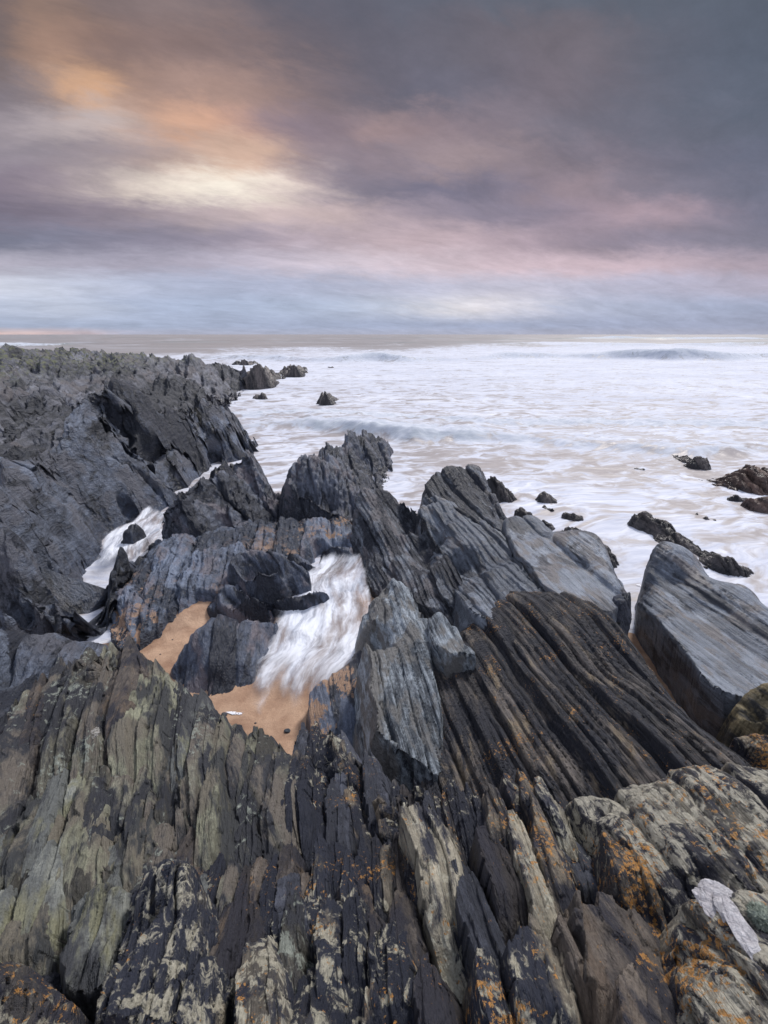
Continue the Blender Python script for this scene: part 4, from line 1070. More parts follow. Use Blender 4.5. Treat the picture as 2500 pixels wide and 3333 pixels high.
# ------------------------------------------------------------------ rocks standing in the surf
def surf_rock(x0, x1, ytop, ybase, label, peaks, seed, name='sea_rock', group=None, mat=None, dip=55, k=1.0, depth=None):
    """peaks: (fraction across, fraction of the height). The rock stands at the sea where its foot shows."""
    d = 4.5 / -ray((x0 + x1) / 2, ybase)[2]
    wid = math.hypot(*(np.array(at(x1, ybase, 0)[:2]) - np.array(at(x0, ybase, 0)[:2])))
    dep = depth or wid * 0.45
    pts = [(x0, ybase - (ybase - ytop) * 0.15, -d - dep * .4), (x1, ybase - (ybase - ytop) * 0.1, -d - dep * .4), ((x0 * 2 + x1) / 3, ybase, 0.0), ((x0 + 2 * x1) / 3, ybase, 0.0)]
    for fx, fh in peaks:
        px = x0 + (x1 - x0) * fx
        py = ybase - (ybase - ytop) * fh * 0.85
        pts.append((px, py, -(d + dep * .5), dep * .5, -.1))
    rs = np.random.RandomState(seed)
    extra_pk = []
    for k_ in range(5):
        fx = rs.uniform(.1, .9); fh = float(np.interp(fx, [p[0] for p in peaks], [p[1] for p in peaks])) * rs.uniform(.45, .8)
        extra_pk.append((x0 + (x1 - x0) * fx, ybase - (ybase - ytop) * fh, -(d + dep * rs.uniform(.1, .3))))
    pts = pts + extra_pk
    s = wid * k
    return mass(name, pts, mat or M_SEA, label, 'rock', dip=dip,
                layers=((s * .22, s * .5, s * .03, .5, s * .04, 1.1), (s * .07, s * .2, s * .035, .5, s * .03, 1.1)),
                seed=seed, rough=s * .09, rscale=2.5 / s, warp=s * .04, wscale=2 / s, floor=-0.3, ndir=0.4, drop=3, margin=s * .15, lod=0.8, group=group, wob=s * .1, bias=0.6)


def rib(crest, w, label, seed, mat=None, name='sea_rock', dip=60, group=None):
    """a long low rib of rock awash: crest = [(px, py, height)]"""
    C = np.array([at(*c) for c in crest])
    pts = []
    for k in range(len(C)):
        a = C[max(k - 1, 0)]; b = C[min(k + 1, len(C) - 1)]
        d = (b - a)[:2]; d /= np.linalg.norm(d) + 1e-9
        n = np.array([-d[1], d[0]])
        pts.append(('w', C[k][0], C[k][1], C[k][2]))
        for sgn, wz in ((1, 1.0), (-1, 0.75)):
            pts.append(('w', C[k][0] + n[0] * w * sgn * wz, C[k][1] + n[1] * w * sgn * wz, -0.22))
            pts.append(('w', C[k][0] + n[0] * w * sgn * wz * .45, C[k][1] + n[1] * w * sgn * wz * .45, C[k][2] * .62))
    for k, s_ in ((0, -1), (-1, 1)):
        d = (C[0] - C[1])[:2] if k == 0 else (C[-1] - C[-2])[:2]
        d /= np.linalg.norm(d)
        pts.append(('w', C[k][0] + d[0] * w * .5, C[k][1] + d[1] * w * .5, -0.25))
    return mass(name, pts, mat or M_SEA, label, 'rock', dip=dip,
                layers=((w * .5, w * 1.3, w * .16, .5, w * .12, 1.0), (w * .15, w * .5, w * .08, .5, w * .06, 1.0), (w * .05, w * .2, w * .03, .5, w * .02, 1.0)),
                seed=seed, rough=w * .2, rscale=1.8 / w, warp=w * .15, wscale=1.5 / w, floor=-0.3, ndir=0.4, drop=3, margin=w * .3, lod=0.7, group=group, wob=w * .2, bias=0.6)


rib([(1592, 1540, .75), (1612, 1550, .7), (1640, 1575, .45), (1668, 1600, .25)], .5, 'jagged dark rock leaning in the surf just behind the highest dark slab', 601)
rib([(1760, 1598, .3), (1782, 1603, .28), (1812, 1622, .12)], .33, 'small black rock alone in the white surf right of the leaning jagged rock', 603)
rib([(1690, 1645, .3), (1725, 1665, .25), (1770, 1690, .2), (1800, 1712, .1)], .28, 'low black rib awash nearest the whaleback slab', 605)
rib([(1838, 1660, .18), (1868, 1668, .2), (1898, 1680, .1)], .22, 'flat black rock just breaking the foam above the long knobbly rib', 607)
rib([(1842, 1700, .35), (1880, 1708, .42), (1915, 1725, .4), (1950, 1760, .35), (1985, 1795, .25), (2005, 1820, .1)], .5, 'long knobbly dark rib running down beside the whaleback slab', 609)
rib([(1770, 1640, .12), (1800, 1652, .12)], .15, 'tiny black tip of rock between the small black rock and the flat black rock', 610)
rib([(2072, 1665, .35), (2105, 1668, .42), (2140, 1685, .4), (2165, 1690, .42), (2200, 1725, .36), (2240, 1755, .25), (2275, 1775, .12)], .45, 'brown-black rib with water pouring over it in the middle of the right-hand surf', 611)
rib([(2285, 1785, .12), (2330, 1797, .3), (2370, 1812, .32), (2410, 1830, .22), (2435, 1842, .08)], .42, 'dark wedge awash at the lower end of the pouring rib', 613)
rib([(2268, 1663, .1), (2300, 1674, .14), (2332, 1688, .06)], .12, 'thin black sliver of rock in the foam at right', 615)
rib([(2205, 1478, .1), (2240, 1482, .25), (2275, 1478, .5), (2300, 1487, .4)], .55, 'small flat rock in the surf left of the big brown rock', 617)
rib([(2340, 1545, .15), (2380, 1532, .4), (2430, 1520, .62), (2480, 1516, .7), (2540, 1522, .65), (2600, 1530, .5)], 1.3, 'big reddish brown rock at the right edge of the surf', 619, mat=M_RUST)
rib([(2440, 1618, .3), (2480, 1612, .42), (2520, 1612, .45), (2570, 1620, .4)], .5, 'brown rock at the right edge below the big reddish rock', 621, mat=M_RUST)
rib([(2372, 1612, .15), (2400, 1610, .2), (2432, 1616, .12)], .25, 'flat dark rock touching the lower brown rock at right', 623)
rib([(2065, 1520, .08), (2100, 1524, .1)], .2, 'small dark rock tip awash in the middle of the right-hand surf', 624)
rib([(1048, 1274, .8), (1058, 1268, 1.05), (1074, 1279, .55), (1090, 1290, .2)], .65, 'pyramid-shaped rock alone in the surf in the middle distance', 625)
rib([(832, 1280, .3), (850, 1272, .6), (862, 1276, .5)], .5, 'small grey rock beside the tip of the cliff', 627)
rib([(832, 1172, 2.4), (848, 1180, 1.8), (868, 1190, 1.2), (890, 1196, 1.0), (914, 1207, .4)], 1.6, 'ragged stack of far rocks just off the headland tip', 629)
rib([(838, 1212, 1.3), (850, 1207, 1.5), (866, 1222, .8), (882, 1232, .4)], 1.1, 'lower ragged rock in front of the far stack', 631)
rib([(928, 1190, .8), (942, 1182, 1.3), (955, 1176, 1.7), (972, 1184, 1.0), (986, 1194, .4)], 1.3, 'far rock with two tips right of the ragged stack', 633)
rib([(770, 1170, .8), (795, 1165, 1.1), (825, 1172, .5)], 1.4, 'distant low reef rock behind the headland tip', 635)
rib([(1068, 1192, .2), (1082, 1191, .3)], .5, 'tiny far rock speck in the surf', 637)

# ------------------------------------------------------------------ single blades and blocks of the foreground
M_CRUST = rock_mat('pale_crusted_rock', (96, 92, 82), (150, 144, 128), dark=(34, 36, 46), darkamt=0.30, pale=(158, 156, 142), paleamt=0.40, orange=0.50, dip=75, freq=2.0, bump=0.6, dkscale=9)
M_OLIVE = rock_mat('olive_rock', (62, 61, 52), (124, 125, 108), yaw=math.radians(18),  c_alt=(88, 84, 75), alt=0.35, dark=(44, 46, 48), darkamt=0.38, dip=80, freq=1.8, bump=0.7)
M_GREYB = rock_mat('grey_blade_rock', (80, 83, 82), (134, 137, 130), yaw=math.radians(18),  c_alt=(100, 100, 82), alt=0.35, dark=(48, 50, 54), darkamt=0.28, dip=80, freq=1.8, bump=0.7)
M_UMBER = rock_mat('umber_rock', (44, 41, 42), (104, 96, 88), c_alt=(82, 72, 63), alt=0.25, dark=(36, 36, 44), darkamt=0.35, dip=75, freq=1.8, bump=0.9, orange=0.15)
M_LICHP = rock_mat('grey_crusted_rock', (62, 60, 56), (128, 122, 108), dark=(32, 33, 42), darkamt=0.45, pale=(160, 156, 142), paleamt=0.56, orange=0.52, dip=70, freq=1.5, bump=0.8, dkscale=6)
BSEED = [0]


def blade(tip, base, wpx, mat, parent, label=None, lift=0.0, tilt=0.35, pw=0.55, left=5.0, right=2.6, crest=0.008, name='rock_blade', blunt=0.0):
    """one upright bed: it runs from its near foot up to a tip that stands free. tip, base: (px, py, z)"""
    BSEED[0] += 1
    sd = BSEED[0]
    T = np.array(at(*tip)); B = np.array(at(*base))
    T[2] += lift; B[2] += lift
    m = ((tip[0] + base[0]) / 2, (tip[1] + base[1]) / 2)
    zm = (T[2] + B[2]) / 2
    q0 = np.array(at(m[0] - wpx / 2, m[1], zm)); q1 = np.array(at(m[0] + wpx / 2, m[1], zm))
    W = np.linalg.norm(q1 - q0)
    dv = T[:2] - B[:2]; L = np.linalg.norm(dv); dv /= L
    du = np.array([dv[1], -dv[0]])
    st = max(W / 46, 0.0022)
    a = np.arange(-0.25 * L, 1.06 * L, st * 1.5)
    b = np.arange(-W * 1.3, W * 1.3, st)
    Aa, Bb = np.meshgrid(a, b, indexing='ij')
    Aa = Aa.ravel(); Bb = Bb.ravel()
    f = Aa / L
    ctr = 0.18 * W * fbm2(Aa / (L * .5), np.full_like(Aa, sd * 3.3), 3, 700 + sd)
    b2 = Bb - ctr
    top = B[2] + (T[2] - B[2]) * f
    # width runs out towards the tip
    g = np.clip(1 - f, 0, 1.4)
    tl = 0.30 + 0.3 * float(hsh(sd, 1, 1, 4))
    tp = np.clip((g + blunt * .25) / tl, 0, 1) ** (pw + .25)
    side = np.where(b2 * (1 if float(hsh(sd, 2, 2, 4)) > .5 else -1) > 0, tp, 0.35 + 0.65 * tp)
    half = 0.5 * W * side
    half = half * (1 + 0.5 * fbm2(Aa / (W * 1.1), np.sign(b2) * 5 + sd, 5, 720 + sd, 0.6))
    half = np.round(half / (W * .11)) * W * .11 * .6 + half * .4
    out_l = np.maximum(-b2 - half, 0); out_r = np.maximum(b2 - half, 0)
    h = top - tilt * (b2) - left * out_l - right * out_r - 3 * W * (np.minimum(np.abs(b2) / (W * .5), 1.5) ** 2) * crest * 4
    h += 0.10 * W * fbm2(Aa / (W * 2.2), b2 / (W * .5), 4, 740 + sd) + 0.05 * W * fbm2(Aa / (W * .5), b2 / (W * .1), 3, 745 + sd)
    # steps broken out of the tip edge
    step_ = np.floor(4.2 * (b2 / W + .5) + 0.6 * fbm2(b2 / W * 2, f * 2, 2, 760 + sd))
    seg = np.floor(f * 3.0 + hsh(step_, sd, 2, 5) * 3 + 0.5 * fbm2(b2 / W * 3, f * 3, 2, 765 + sd))
    h -= 0.30 * W * hsh(step_, sd, 0, 7) + 0.14 * W * hsh(step_, seg, sd, 6)
    fr = (b2 / W * 16 + 1.5 * fbm2(f * 4, b2 / W * 2, 2, 768 + sd)); fr = fr - np.floor(fr)
    h -= 0.035 * W * np.abs(fr - .5)
    h -= 0.9 * W * sstep(0.30, -0.15, f)
    back = L * (1.0 - 0.16 * hsh(step_, sd, 3, 8) - 0.10 * np.abs(b2) / W)
    h -= np.maximum(Aa - back, 0) * 7.0
    h -= np.maximum(-Aa, 0) ** 2 * 3.0 / W * 0.1 + np.maximum(-Aa, 0) * 0.25
    x = B[0] + dv[0] * Aa + du[0] * Bb; y = B[1] + dv[1] * Aa + du[1] * Bb
    base_z = min(T[2], B[2]) - 0.45
    # lean to the left as the beds do
    up = h - base_z
    x2 = x - 0.12 * up * CPH; y2 = y - 0.12 * up * SPH
    corr = 0.12 * (T[2] - base_z)
    x2 += corr * CPH; y2 += corr * SPH
    fine = 0.05 * W * fbm3(x * 9 / W * .3, y * 3 / W * .3, h * 9 / W * .3, 4, 780 + sd)
    V = np.stack([x2, y2, h + fine], -1)
    keep = h > base_z
    F = grid_faces(len(a), len(b), keep)
    if len(F) == 0:
        return None
    bed = np.full(len(V), float(hsh(sd, 5, 1, 3))) * 0.6 + 0.3 * hsh(step_, sd, 9, 2)
    V, F, at_ = compact(V, F, {'bed': bed, 'hgt': h * 0})
    org = B.copy(); org[2] = base_z
    if name == 'rock_blade':
        name = 'rock_block' if blunt >= .5 else ('rock_spike' if wpx < 46 else 'rock_blade')
    me = mesh_from(name, V - org, F, at_)
    ob = link(name, me, mat, parent)
    if parent is not None:
        ob.location = tuple(org - np.array(parent.location))
    else:
        ob.location = tuple(org)
    if label: ob['label'] = label
    return ob


# centre and right of the ledge
blade((1345, 2600, 2.50), (1500, 3010, 2.70), 125, M_CRUST, LEDGE, 'broad pale grey blade with gold spots', tilt=0.25, pw=0.35, blunt=.3, lift=0.06)
blade((1592, 2553, 2.48), (1660, 2780, 2.62), 80, M_GOLD, LEDGE, 'gold-tipped blade', lift=0.05)
blade((1575, 2685, 2.56), (1710, 2990, 2.72), 105, M_UMBER, LEDGE, 'brown flaking blade', lift=0.05, blunt=.3)
blade((1640, 2522, 2.46), (1700, 2640, 2.52), 50, M_GOLD, LEDGE, lift=0.06)
blade((1685, 2518, 2.46), (1760, 2680, 2.54), 55, M_GOLD, LEDGE, lift=0.06)
blade((1738, 2528, 2.46), (1840, 2700, 2.56), 60, M_CRUST, LEDGE, lift=0.05)
blade((1717, 2598, 2.54), (1868, 2950, 2.72), 80, M_GOLD, LEDGE, 'narrow blade edged with grey lichen', lift=0.06)
blade((1660, 2640, 2.56), (1795, 2990, 2.74), 75, M_CRUST, LEDGE, lift=0.05)
blade((1835, 2690, 2.52), (2000, 2930, 2.64), 190, M_INK, LEDGE, 'bare blue-black slab', tilt=0.6, blunt=.3)
blade((1975, 2700, 2.62), (2125, 2900, 2.76), 130, M_GOLD, LEDGE, 'rounded gold-crusted blade', blunt=.4, lift=0.05)
blade((1484, 2755, 2.58), (1680, 3260, 2.80), 115, M_INK, LEDGE, 'long ink-black blade', lift=0.03)
blade((1722, 2966, 2.72), (1830, 3380, 2.92), 175, M_LICH, LEDGE, 'pointed black blade with pale lichen patches', lift=0.05, pw=.7)
blade((1823, 2955, 2.72), (1985, 3240, 2.86), 125, M_UMBER, LEDGE, lift=0.05)
blade((2010, 2925, 2.74), (2110, 3420, 2.95), 270, M_UMBER, LEDGE, 'broad blunt brown block split by a crack', blunt=1.5, pw=.3, lift=0.06, tilt=0.3)
blade((2060, 3120, 2.85), (2160, 3480, 3.0), 150, M_UMBER, LEDGE, lift=0.03)
blade((1560, 3080, 2.76), (1650, 3400, 2.9), 80, M_LICH, LEDGE, lift=0.05)
blade((1250, 3000, 2.62), (1330, 3330, 2.84), 150, M_BLACK, LEDGE, lift=0.05)
blade((1390, 3120, 2.70), (1440, 3400, 2.86), 90, M_UMBER, LEDGE, lift=0.05)
blade((860, 3045, 2.62), (860, 3400, 2.86), 130, M_LICH, LEDGE, 'black blade with a pale grey tip', lift=0.07)
blade((925, 2838, 2.40), (1010, 3130, 2.62), 175, M_INK, LEDGE, 'thick blue-black block', lift=0.06, blunt=.5)
blade((1030, 2850, 2.38), (1100, 3150, 2.60), 130, M_UMBER, LEDGE, 'brown fluted block', lift=0.04, blunt=.8)
blade((1150, 2850, 2.42), (1210, 3100, 2.62), 120, M_UMBER, LEDGE, lift=0.03, blunt=.8)
blade((1060, 3110, 2.66), (1080, 3420, 2.86), 240, M_BLACK, LEDGE, lift=0.03, blunt=.6)
# dark spikes under the sand pool
blade((992, 2342, 1.55), (1010, 2640, 2.05), 55, M_INK, LEDGE, lift=0.03)
blade((1030, 2352, 1.55), (1060, 2640, 2.05), 60, M_BLACK, LEDGE, lift=0.03)
blade((1110, 2372, 1.6), (1150, 2640, 2.05), 60, M_INK, LEDGE, lift=0.03)
blade((1140, 2430, 1.7), (1200, 2720, 2.15), 60, M_BLACK, LEDGE, lift=0.03)
blade((1195, 2436, 1.75), (1260, 2680, 2.15), 55, M_INK, LEDGE, lift=0.03)
blade((1010, 2500, 1.85), (1040, 2760, 2.2), 70, M_BLACK, LEDGE, lift=0.03)
blade((1090, 2520, 1.9), (1120, 2800, 2.25), 75, M_INK, LEDGE, lift=0.03)
blade((935, 2548, 1.98), (925, 2700, 2.15), 50, M_OLIVE, LEDGE, 'short olive blade', lift=0.05, blunt=.6)
blade((885, 2592, 2.02), (868, 2770, 2.2), 62, M_OLIVE, LEDGE, 'pointed olive blade', lift=0.05)
blade((840, 2560, 2.02), (800, 2740, 2.2), 60, M_GREEN, LEDGE, lift=0.03)
VPX, VPY = 940.0, 1087.0              # where the strike of the beds meets the horizon


def px_surface(pts):
    P = np.array([[p[0] / 1000.0, p[1] / 1000.0] for p in pts]); Z = np.array([p[2] for p in pts])
    c = rbf_fit(P, Z, 0.02)
    return lambda x, y: float(rbf_eval(c, P, np.array([x / 1000.0]), np.array([y / 1000.0]))[0])


def row(surf, parent, specs, mats, lift, dy0, wj, lean=1.0):
    """blades along a broken crest: specs = [(tip x, tip y, width, length)]"""
    rr = random.Random(len(specs) * 7 + int(specs[0][0]))
    for (x, y, w, ln) in specs:
        k = (x - VPX) / (y - VPY) * lean
        bx, by = x + k * ln, y + ln
        m = rr.choice(mats(x, y))
        zt = surf(x, y + 12); zb = surf(bx, by)
        blade((x, y, zt), (bx, by, zb), w, m, parent, lift=lift + rr.uniform(-.015, .03), tilt=rr.uniform(-.1, .5), blunt=rr.choice([0, 0, .3, .7]), pw=rr.uniform(.4, .9))


pin_z = px_surface(PIN_PTS)
led_z = px_surface(LEDGE_PTS)


def pin_mats(x, y):
    if x < 250 and y < 2420: return [M_UMBER, M_UMBER, M_GREEN]
    if x < 330 and y > 2450: return [M_OLIVE, M_GREYB, M_GREEN]
    if x < 660: return [M_OLIVE, M_GREEN, M_GREYB, M_GREEN, M_UMBER]
    return [M_GREEN, M_BLACK, M_GREEN, M_OLIVE]


CREST = [(0, 2440), (45, 2368), (113, 2285), (166, 2215), (256, 2160), (324, 2130), (422, 2118), (452, 2140), (512, 2200), (558, 2210), (603, 2262), (678, 2315), (753, 2360), (829, 2398), (904, 2430), (975, 2468)]
cx_ = [c[0] for c in CREST]; cy_ = [c[1] for c in CREST]
rr_ = random.Random(5)
rows = []
x = 10
while x < 975:
    rows.append((x, float(np.interp(x, cx_, cy_)) + rr_.uniform(-14, 24), rr_.uniform(55, 100), rr_.uniform(260, 460)))
    x += rr_.uniform(38, 62)
row(pin_z, PINNACLE, rows, pin_mats, 0.16, 0, 0, 0.38)
rows = []
for d0, gap in ((210, 62), (400, 66), (590, 78)):
    x = -40 + d0 * .1
    while x < 960 - d0 * .25:
        y = float(np.interp(x + d0 * .2, cx_, cy_)) + d0 + rr_.uniform(-60, 60)
        if y < 3100 and not (x > 330 and y > 2800):
            rows.append((x, y, rr_.uniform(60, 120), rr_.uniform(240, 420)))
        x += rr_.uniform(gap * .8, gap * 1.3)
row(pin_z, PINNACLE, rows, pin_mats, 0.05, 0, 0, 0.45)


def led_mats(x, y):
    if x < 1000: return [M_UMBER, M_GREYB, M_UMBER, M_BLACK, M_GREEN]
    if y < 2700: return [M_BLACK, M_INK, M_UMBER, M_BLACK, M_GOLD]
    return [M_BLACK, M_UMBER, M_LICH, M_BLACK]


rows = []
x = 1250
while x < 1600:
    rows.append((x, 2560 + rr_.uniform(-25, 25), rr_.uniform(28, 45), rr_.uniform(120, 200)))
    x += rr_.uniform(22, 34)
x = 600
while x < 1340:
    rows.append((x, 2720 + (60 if x < 1000 else 0) + rr_.uniform(-50, 60), rr_.uniform(36, 66), rr_.uniform(140, 240)))
    x += rr_.uniform(34, 54)
x = 660
while x < 1320:
    rows.append((x, 2900 + rr_.uniform(-50, 60), rr_.uniform(50, 90), rr_.uniform(180, 300)))
    x += rr_.uniform(60, 90)
row(led_z, LEDGE, rows, led_mats, 0.02, 0, 0)
blade((218, 2455, 2.22), (85, 2930, 2.5), 70, M_GREYB, PINNACLE, 'long pale grey blade', lift=0.06, tilt=0.1)
blade((300, 2528, 2.28), (235, 3000, 2.56), 110, M_OLIVE, PINNACLE, 'tall yellow-green blade', lift=0.06, tilt=.1)
blade((120, 2930, 2.56), (60, 3150, 2.68), 110, M_OLIVE, PINNACLE, 'wedge of olive rock', lift=0.05)

LB = ((0.24, 0.9, 0.03, 0.25, 0.03, 0.5), (0.05, 0.25, 0.008, 0.4, 0.010, 0.4))
mass('rock_boulder', [
    (1855, 2600, 2.5, .1, 2.2), (1950, 2585, 2.52, .1, 2.2), (2050, 2580, 2.52, .1, 2.2), (2112, 2565, 2.55, .1, 2.2), (2160, 2535, 2.6, .12, 2.2), (2230, 2518, 2.64, .15, 2.2), (2328, 2512, 2.66, .15, 2.2), (2400, 2516, 2.66, .15, 2.2), (2456, 2530, 2.64, .15, 2.2), (2550, 2570, 2.6, .15, 2.2), (2700, 2650, 2.6, .1, 2.2),
    (2000, 2640, 2.66), (2100, 2700, 2.72), (2200, 2640, 2.78), (2300, 2700, 2.86), (2400, 2650, 2.82), (2500, 2750, 2.86), (2250, 2800, 2.84), (2400, 2820, 2.86), (2150, 2850, 2.72), (2200, 2960, 2.7), (2300, 2930, 2.7), (2500, 2900, 2.8), (2130, 2780, 2.74), (2650, 2850, 2.8), (1900, 2650, 2.5), (1960, 2680, 2.5)],
    M_LICHP, 'big rounded boulder crusted with grey and gold lichen at the right edge', 'boulder', dip=65, layers=LB, seed=81, rough=0.05, rscale=3, floor=2.0, ndir=0.6, drop=4, margin=.12, warp=.03)
CORNER = mass('rock_boulder', [
    (2195, 2960, 2.86, .06, 2.6), (2222, 2936, 2.9, .06, 2.6), (2300, 2915, 2.92, .08, 2.6), (2400, 2890, 2.92, .08, 2.6), (2500, 2870, 2.92, .08, 2.6), (2700, 2900, 2.92, .08, 2.6),
    (2200, 3050, 2.92), (2250, 3200, 2.98), (2300, 3380, 3.02), (2180, 3150, 2.8), (2200, 3333, 2.86), (2400, 3100, 3.06), (2500, 3250, 3.08), (2450, 3000, 3.0), (2600, 3100, 3.04), (2600, 3400, 3.08), (2400, 3450, 3.06)],
    M_LICHP, 'lichen-spotted block with a white quartz vein in the bottom right corner', 'boulder', dip=65, layers=LB, seed=83, rough=0.04, rscale=3, floor=2.2, ndir=0.6, drop=5, margin=.1, warp=.02)
mass('rock_boulder', [
    (470, 2880, 2.62, .05, 2.3), (500, 2850, 2.66, .06, 2.3), (528, 2828, 2.7, .06, 2.3), (560, 2850, 2.66, .05, 2.3), (600, 2815, 2.72, .06, 2.3), (625, 2798, 2.74, .06, 2.3), (650, 2840, 2.7, .05, 2.3), (690, 2920, 2.66, .05, 2.3), (740, 3040, 2.68, .05, 2.4), (780, 3155, 2.7, .04, 2.4),
    (400, 2980, 2.72), (340, 3130, 2.8), (300, 3333, 2.9), (500, 3000, 2.82), (600, 2950, 2.84), (560, 3150, 2.96), (480, 3333, 3.04), (650, 3100, 2.84), (700, 3200, 2.82), (600, 3400, 3.0), (770, 3200, 2.7), (680, 3380, 2.86)],
    M_LICH, 'jagged black block with white and gold lichen, standing at the bottom left of centre', 'boulder', dip=72, layers=((0.09, 0.5, 0.07, 0.4, 0.05, 0.5), (0.03, 0.25, 0.02, 0.4, 0.014, 0.4)), seed=85, rough=0.04, rscale=4, floor=2.0, ndir=0.4, drop=5, margin=.1, warp=.02)
mass('rock_boulder', [
    (256, 2915, 2.6, .06, 2.3), (300, 2890, 2.62, .06, 2.3), (369, 2868, 2.64, .06, 2.3), (410, 2885, 2.62, .05, 2.3), (435, 2910, 2.6, .05, 2.3), (230, 2990, 2.64), (180, 3115, 2.72), (200, 3200, 2.76), (350, 2980, 2.72), (440, 2980, 2.6), (300, 3100, 2.78), (400, 3050, 2.68), (330, 3200, 2.76), (280, 3250, 2.7)],
    M_GREYB, 'smooth grey-olive hump at lower left', 'boulder', dip=72, layers=((0.09, 0.5, 0.03, 0.4, 0.03, 0.5), (0.03, 0.25, 0.012, 0.4, 0.008, 0.4)), seed=87, rough=0.03, rscale=4, floor=2.0, ndir=0.5, drop=5, margin=.08, warp=.02)
mass('rock_boulder', [
    (-150, 3200, 2.85, .05, 2.5), (-20, 3190, 2.86, .05, 2.5), (50, 3140, 2.88, .05, 2.5), (90, 3118, 2.9, .05, 2.5), (173, 3135, 2.9, .05, 2.5), (215, 3190, 2.88, .04, 2.5), (250, 3215, 2.9, .04, 2.5), (270, 3333, 2.9), (60, 3280, 3.0), (160, 3300, 3.02), (100, 3420, 3.08), (-100, 3350, 3.0), (250, 3420, 2.95), (-80, 3450, 3.05)],
    M_GOLD, 'black rock with yellow lichen in the bottom left corner', 'boulder', dip=72, layers=((0.09, 0.5, 0.05, 0.4, 0.04, 0.5), (0.03, 0.25, 0.015, 0.4, 0.01, 0.4)), seed=89, rough=0.03, rscale=4, floor=2.3, ndir=0.4, drop=5, margin=.08, warp=.02)

# ------------------------------------------------------------------ small things
def foam_mat():
    mat = bpy.data.materials.new('lace_foam'); mat.use_nodes = True
    mat.node_tree.nodes.clear()
    t = NT(mat.node_tree)
    P = t.n('ShaderNodeNewGeometry').outputs['Position']
    vo = t.n('ShaderNodeTexVoronoi', feature='F1'); t.set(vo, 'Vector', P); t.set(vo, 'Scale', 26.0)
    n = t.noise(P, 9, 6, 0.65, dist=.5)
    p = t.n('ShaderNodeBsdfPrincipled')
    t.set(p, 'Base Color', (0.78, 0.79, 0.85, 1)); t.set(p, 'Roughness', 0.6)
    a = t.m('ADD', t.attr('fade'), t.m('MULTIPLY', t.m('SUBTRACT', n, 0.5), 2.6))
    hole = t.m('MULTIPLY', t.m('LESS_THAN', vo.outputs[0], 0.26), t.m('GREATER_THAN', n, 0.5))
    a = t.m('MULTIPLY', t.mapr(a, 0.35, 0.55), t.m('SUBTRACT', 1.0, t.m('MULTIPLY', hole, 0.7)))
    t.set(p, 'Alpha', a)
    o = t.n('ShaderNodeOutputMaterial'); t.set(o, 0, p.outputs[0])
    return mat


M_FOAM = foam_mat()


def sand_z(x, y):
    d = np.hypot(x, y)
    z = 0.05 - 0.45 * sstep(6.9, 9.5, d) + 0.03 * fbm2(x * 1.3, y * 1.3, 4, 500) + 0.008 * fbm2(x * 8, y * 8, 3, 510)
    return z + 0.10 * sstep(-0.2, 1.2, 4.6 - d)


def foam_patch(px, py, rx, ry, rot, label, seed):
    X, Y, _ = at(px, py, 0.08)
    n = 60
    a, b = np.meshgrid(np.linspace(-1, 1, n), np.linspace(-1, 1, n), indexing='ij')
    a = a.ravel(); b = b.ravel()
    c, s = math.cos(rot), math.sin(rot)
    x = X + (a * rx) * c - (b * ry) * s
    y = Y + (a * rx) * s + (b * ry) * c
    z = np.maximum(sand_z(x, y), 0.0) + 0.006 + 0.006 * np.clip(1 - a * a - b * b, 0, 1)
    fade = np.clip(1 - np.hypot(a, b), 0, 1) * 1.3
    org = np.array([X, Y, 0.0])
    me = mesh_from('foam_patch', np.stack([x, y, z], -1) - org, grid_faces(n, n), {'fade': fade})
    link('foam_patch', me, M_FOAM, None, label, 'foam', 'foam left on the sand', None, tuple(org))


foam_patch(310, 1945, .42, .13, 0.9, 'bubbly white foam streak at the head of the small left sand pool', 1)
foam_patch(300, 2045, .40, .14, 0.2, 'curl of white foam at the near end of the small left sand pool', 2)
foam_patch(238, 2000, .18, .05, 0.5, 'thin white foam fleck at the left side of the small left sand pool', 3)
foam_patch(390, 2115, .20, .10, -0.4, 'white foam patch just above the topmost olive blade', 4)
foam_patch(760, 2315, .12, .035, -0.1, 'small foam smear beside a pebble on the near orange sand', 5)
foam_patch(2110, 1895, .25, .10, 0.1, 'foam lip on the sand between the whaleback slab and the right edge slab', 8)


def pebble(px, py, r, label, col, seed, zadd=0.0, group='pebbles on the orange sand'):
    X, Y, _ = at(px, py, 0.1)
    n, m_ = 14, 20
    th, ph = np.meshgrid(np.linspace(0.001, math.pi - .001, n), np.linspace(0, 2 * math.pi, m_), indexing='ij')
    x = np.sin(th) * np.cos(ph); y = np.sin(th) * np.sin(ph); z = np.cos(th)
    k = 1 + 0.22 * fbm3(x.ravel() * 1.3 + seed, y.ravel() * 1.3, z.ravel() * 1.3, 3, 800 + seed).reshape(x.shape)
    k[:, -1] = k[:, 0]
    V = np.stack([(x * k * 1.3).ravel(), (y * k).ravel(), (z * k * .6).ravel()], -1) * r
    me = mesh_from('pebble', V, grid_faces(n, m_))
    zz = float(sand_z(np.array([X]), np.array([Y]))[0])
    link('pebble', me, col, None, label, 'pebble', group, None, (X, Y, zz + r * .25 + zadd))


